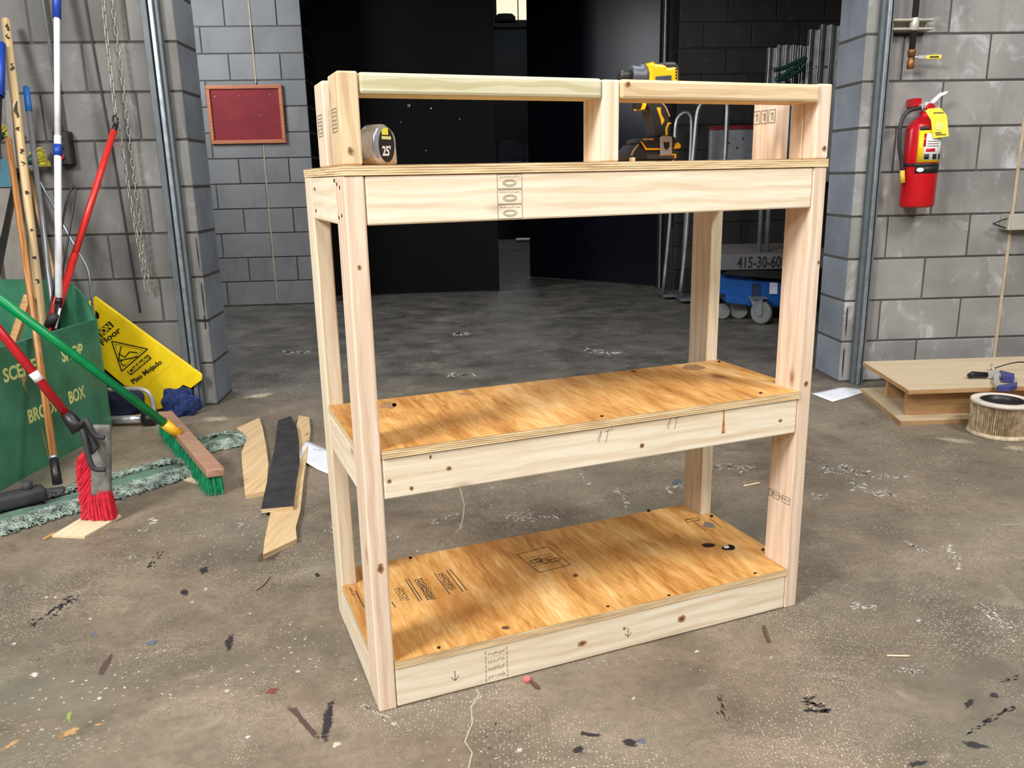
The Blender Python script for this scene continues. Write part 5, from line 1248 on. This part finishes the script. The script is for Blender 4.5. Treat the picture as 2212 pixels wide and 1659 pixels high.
b = MB(); b.box((.072, -.0365, -.041), (.118, -.0355, -.032)); b.build('sleeve_print', 'ink', lv)
sl, _ = wall_sz(1928, 52, -.05); sr, _ = wall_sz(2013, 48, -.05)
zcl = zc_ - zt_
for dz in (-.022, .018): 
    b = MB(); b.box((sl - s, -.016, zcl + dz - .005), (sr - s, .054, zcl + dz + .005), .003); b.build('strut_rail', 'strut', pp)
b = MB(); b.box((sl - s, .046, zcl - .022), (sr - s, .054, zcl + .018)); b.build('strut_back', 'strut', pp)
b = MB(); b.lathe([(.019, zcl - .03), (.021, zcl - .026), (.021, zcl + .024), (.019, zcl + .028)], 16); b.build('pipe_clamp', 'brushed_steel', pp)
# --- conduit box at the right edge
s, z1_ = wall_sz(2176, 463, -.05); _, z0_ = wall_sz(2176, 497, -.05)
jb = thing('junction_box', 'beige metal junction box with black wire at the right edge', 'junction box', WP(s, 0, z0_), WA)
b = MB(); b.box((0, -.07, 0), (.22, -.001, z1_ - z0_), .003); b.build('housing', 'strut', jb)
pts = [Vector((.002, -.05, .058)), Vector((-.03, -.055, .05)), Vector((-.062, -.055, .038)), Vector((-.072, -.055, .034)), Vector((-.05, -.055, .026)), Vector((-.02, -.055, .016)), Vector((.002, -.05, .012))]
b = MB(); b.tube(smoothpath(pts, 3), .0035, 7); b.build('wire', 'black_plastic', jb)

# ================================================================== THE BAY BEHIND
# --- blue wheeled lift with a grey platform
YL = 6.05
lift = thing('wheeled_lift', 'blue wheeled personnel lift base carrying a grey platform', 'lift', FL(1645, 698), 0); lo = -Vector(lift.location)
def lp_(u, v, dy=0.0): return PY(u, v, YL + dy)
z1_ = lp_(1620, 551).z; z0_ = lp_(1620, 583).z; xl = lp_(1556, 560).x; xr = lp_(1720, 560).x + .35
dk = min(FL(1620, 517, z1_).y, 7.0)
b = MB(); b.box((xl, YL, z0_), (xr, dk, z1_), .006); dkk = b.build('platform_edge', 'deck_edge', lift, lo)
b = MB(); b.box((xl + .01, YL + .01, z1_ - .002), (xr - .01, dk - .01, z1_ + .004)); b.build('platform_deck', 'deck_grey', lift, lo)
a = lp_(1592, 579, -.001); c = lp_(1687, 576, -.001)
me_w = (c - a).length
text('platform_number', '415-30-60', .115, 'label_black', frame3(Vector((a.x, YL - .0015, a.z)), (1, 0, 0), (0, 0, 1)), lift, .002, fit=me_w)
# body: sloping cowl, outrigger beam, box, casters
b = MB(); b.prism([lp_(u, v, .12) for u, v in ((1540, 600), (1570, 588), (1600, 590), (1640, 605), (1720, 608), (1720, 668), (1662, 660), (1608, 642), (1560, 636), (1540, 632))], (0, .55, 0)); b.build('base_cowl', 'lift_blue', lift, lo, bevel=.008)
b = MB(); b.prism([lp_(u, v, .06) for u, v in ((1570, 636), (1640, 646), (1640, 663), (1570, 654))], (0, .12, 0)); b.build('outrigger', 'lift_blue', lift, lo, bevel=.004)
b = MB(); b.prism([lp_(u, v, .10) for u, v in ((1626, 612), (1642, 613), (1640, 646), (1625, 645))], (0, .03, 0)); b.build('panel_opening', 'navy', lift, lo)
b = MB(); b.prism([lp_(u, v, .112) for u, v in ((1663, 610), (1680, 610), (1679, 635), (1662, 635))], (0, .004, 0)); st_ = b.build('sticker', 'sticker_white', lift, lo)
b = MB(); a = lp_(1671, 622, .108); b.lathe([(.018, 0), (.018, .002)], 14, Matrix.Translation(a) @ Matrix.Rotation(PI / 2, 4, 'X')); b.build('sticker_mark', 'grey_box', st_, lo)
b = MB(); b.prism([lp_(u, v, .02) for u, v in ((1570, 588), (1560, 592), (1600, 596), (1720, 606), (1720, 584), (1570, 584))], (0, .6, 0)); b.build('scissor_well', 'black_paint', lift, lo)
def caster(u, v, r, yaw, full=True):
    P = PY(u, v, YL + (.0 if full else .25)); P.z = r
    par = lift
    b = MB(); b.lathe([(r * .9, -.02), (r, -.012), (r, .012), (r * .9, .02)], 28, Matrix.Translation(P) @ Matrix.Rotation(yaw, 4, 'Z') @ Matrix.Rotation(PI / 2, 4, 'Y')); wh = b.build('caster_wheel', 'rubber_grey', lift, lo)
    b = MB(); b.lathe([(r * .62, -.023), (r * .62, .023)], 20, Matrix.Translation(P) @ Matrix.Rotation(yaw, 4, 'Z') @ Matrix.Rotation(PI / 2, 4, 'Y')); b.build('hub', 'chrome', wh, lo)
    if full:
        b = MB(); d_ = Matrix.Rotation(yaw, 4, 'Z') @ Vector((1, 0, 0)); f_ = Matrix.Rotation(yaw, 4, 'Z') @ Vector((0, 1, 0))
        for sg_ in (-1, 1): b.prism([P + d_ * (.03 * sg_) + q_ for q_ in (f_ * -.018 + Vector((0, 0, -.02)), f_ * .018 + Vector((0, 0, -.02)), f_ * .09 + Vector((0, 0, r + .02)), f_ * -.02 + Vector((0, 0, r + .02)))], d_ * .004)
        b.box(Vector((-.06, -.06, 0)), Vector((.06, .06, .008)), .002, Matrix.Translation(P + f_ * .035 + Vector((0, 0, r + .02)))); b.build('caster_fork', 'galvanised', lift, lo)
caster(1645, 676, .085, .75); caster(1597, 655, .07, 1.2, False); caster(1562, 648, .06, 1.2, False)
for (u, v) in ((1571, 633), (1589, 637)):
    b = MB(); b.lathe([(.03, -.02), (.045, 0), (.03, .03)], 12, Matrix.Translation(PY(u, v, YL + .2))); b.build('levelling_foot', 'label_white', lift, lo)
# guard-rail uprights of the lift platform
for (u0, v0, u1, v1, r) in ((1662, 455, 1655, 548, .019), (1646, 455, 1641, 515, .017)):
    p0, p1 = PY(u0, v0, YL + .16), PY(u1, v1, YL + .16); d_ = (p0 - p1)
    b = MB(); b.tube([Vector((p1.x, p1.y, z1_)), Vector((p1.x, p1.y, z1_ + 1.0))], r, 10); b.build('rail_upright', 'aluminium', lift, lo)
# --- chrome arch handles of stacked hand trucks
def arch(label, px, y, r, grp='chrome hand truck frames'):
    pts = [PY(u, v, y) for u, v in px]; base = Vector((pts[0].x, y, 0)); t = thing('hand_truck', label, 'hand truck', base, 0, grp)
    b = MB(); b.tube(smoothpath(pts, 3), r, 10); b.build('tube_frame', 'aluminium', t, -Vector(base))
    b = MB(); a = Vector((min(p.x for p in pts), y - .02, .02)); c = Vector((max(p.x for p in pts), y + .25, .05)); b.box(a, c, .004); b.build('nose_plate', 'track_paint', t, -Vector(base)); return t
ya = 7.1
def foot(u, v, y): p = PY(u, v, y); return p
arch('tall chrome hand truck frame with a rounded top behind the impact driver', [(1470, 632), (1480, 540), (1489, 420), (1499, 320), (1504, 262), (1510, 232), (1524, 216), (1545, 212), (1560, 214), (1570, 224), (1570, 260), (1566, 340), (1556, 470), (1545, 640)], ya, .019)
arch('short chrome hand truck handle just right of the impact driver', [(1432, 634), (1447, 480), (1456, 330), (1460, 268), (1468, 250), (1480, 243), (1490, 248), (1494, 268), (1491, 345), (1482, 470), (1472, 640)], ya + .26, .017)
# --- grey panel with red top strip fixed to the dark wall
s0, zt_ = wall_sz(1537, 272, -.07, K2); s1, _ = wall_sz(1650, 272, -.07, K2); _, zb_ = wall_sz(1580, 400, -.07, K2)
cab = thing('wall_cabinet', 'grey wall cabinet with a red strip along its top in the dark bay', 'cabinet', WP(s0, -.07, zb_, K2), WA); hc = zt_ - zb_
b = MB(); b.box((0, 0, 0), (s1 - s0, .068, hc - .035), .004); b.build('body', 'grey_box', cab)
b = MB(); b.box((0, -.004, hc - .035), (s1 - s0, .068, hc), .002); b.build('top_strip', 'cork_red', cab)
for (u, v) in ((1574, 310), (1592, 320), (1605, 300)):
    q = wall_sz(u, v, -.07, K2); b = MB(); b.prism([Vector((q[0] - s0 + x, -.002, q[1] - zb_ + z)) for x, z in ((-.008, 0), (.004, .018), (.01, .012), (0, -.012))], (0, .003, 0)); b.build('black_mark', 'label_black', cab)
# dark crate in front of the cabinet and low dark cabinet by the doors
cr = thing('dark_cabinet', 'low dark cabinet beside the open black door', 'cabinet', FL(1447, 632), 0); lo = -Vector(cr.location)
a = FL(1447, 633); b = MB(); b.box((a.x, a.y, .0), (a.x + .28, a.y + .3, .62), .004); b.build('body', 'block_dark', cr, lo)
b = MB(); b.box((a.x + .02, a.y - .012, .40), (a.x + .11, a.y - .0, .56), .002); b.build('placard', 'navy', cr, lo)
b = MB(); b.box((a.x + .05, a.y - .016, .525), (a.x + .10, a.y - .012, .535)); b.build('placard_strip', 'tag_yellow', cr, lo)
b = MB(); b.box((a.x + .13, a.y - .012, .46), (a.x + .16, a.y, .51), .002); b.build('socket_plate', 'label_white', cr, lo)
# --- aluminium ladders hung on the dark wall
def ladder(label, rails, zb, off):
    t = thing('aluminium_ladder', label, 'ladder', WP(0, off, 0, K2), WA, 'ladders hung on the bay wall'); tp = []
    for (u0, v0, w_) in rails:
        s, z = wall_sz(u0, v0, off, K2); tp.append((s, z))
        b = MB(); b.box((s, -.03, zb), (s + w_ * .28, .03, z), .003); b.box((s + w_ * .28, .012, zb), (s + w_, .03, z)); b.box((s + w_ * .82, -.03, zb), (s + w_, .03, z), .003); b.build('rail', 'aluminium', t)
    s0 = tp[0][0]; s1 = tp[-1][0]; zz = zb + .15
    while zz < min(z for _, z in tp) - .1:
        b = MB(); b.tube([(s0 + .04, .02, zz), (s1 + .02, .02, zz)], .014, 8); b.build('rung', 'aluminium', t); zz += .28
    return t
ladder('folded aluminium ladder on the dark wall, the lower of the two', [(1659, 103, .085), (1680, 97, .075), (1697, 97, .07), (1715, 98, .06), (1732, 100, .05)], 1.0, -.10)
ladder('folded aluminium ladder on the dark wall, the taller one next to the jamb', [(1748, 64, .1), (1773, 53, .1), (1796, 55, .09)], 1.0, -.12)
# dark rope/hose bundle hanging on the ladder
hz = MB(); pts = [PY(u, v, 7.53) for u, v in ((1672, 152), (1690, 148), (1712, 138), (1738, 126), (1734, 134), (1712, 150), (1690, 165), (1676, 172), (1700, 168), (1738, 146))]
hz.tube(smoothpath(pts, 4), .018, 8); tag(hz.build('rope_bundle', 'dark_green'), 'dark green hose looped over the hanging ladder', 'hose')
# --- dark chairs on the stage far behind the doors
def stage_chair(label, u, v, y):
    P = PY(u, v, y); t = thing('stage_chair', label, 'chair', Vector((P.x, P.y, pz)), 0, 'dark chairs on the stage'); w_ = .23
    b = MB(); b.prism([Vector((x, 0, z)) for x, z in ((-w_, .5), (w_, .5), (w_, .72), (w_ * .8, .8), (w_ * .4, .845), (0, .85), (-w_ * .4, .845), (-w_ * .8, .8), (-w_, .72))], (0, .05, 0)); b.build('backrest', 'stage_grey', t)
    MB().box((-w_, -.42, .42), (w_, .02, .47), .015).build('seat', 'stage_grey', t)
    for x in (-.2, .2):
        for y_ in (-.38, .02): b = MB(); b.tube([(x, y_, 0), (x, y_, .45)], .012, 6); b.build('leg', 'black_paint', t)
    return t
pz = PY(1105, 302, 15.5).z - .85
pfm = thing('stage_riser', 'black riser on the stage carrying the dark chairs', 'riser', (0.0, 15.8, 0)); MB().box((-.6, -.7, 0), (1.6, .7, pz - .002), .01).build('body', 'black_paint', pfm); MB().box((-.62, -.72, pz - .045), (1.62, .72, pz - .001), .004).build('top', 'black_leaf', pfm)
stage_chair('dark round-backed chair seen through the gap between the black doors', 1103, 302, 15.5)
stage_chair('second dark chair partly hidden by the open black door', 1160, 312, 15.5)
P = FL(1128, 522); tag(MB().box((-.11, -.2, 0), (.35, .2, .05), .004).build('white_case', 'label_white', None, P), 'flat white case on the stage floor beyond the doors', 'case')
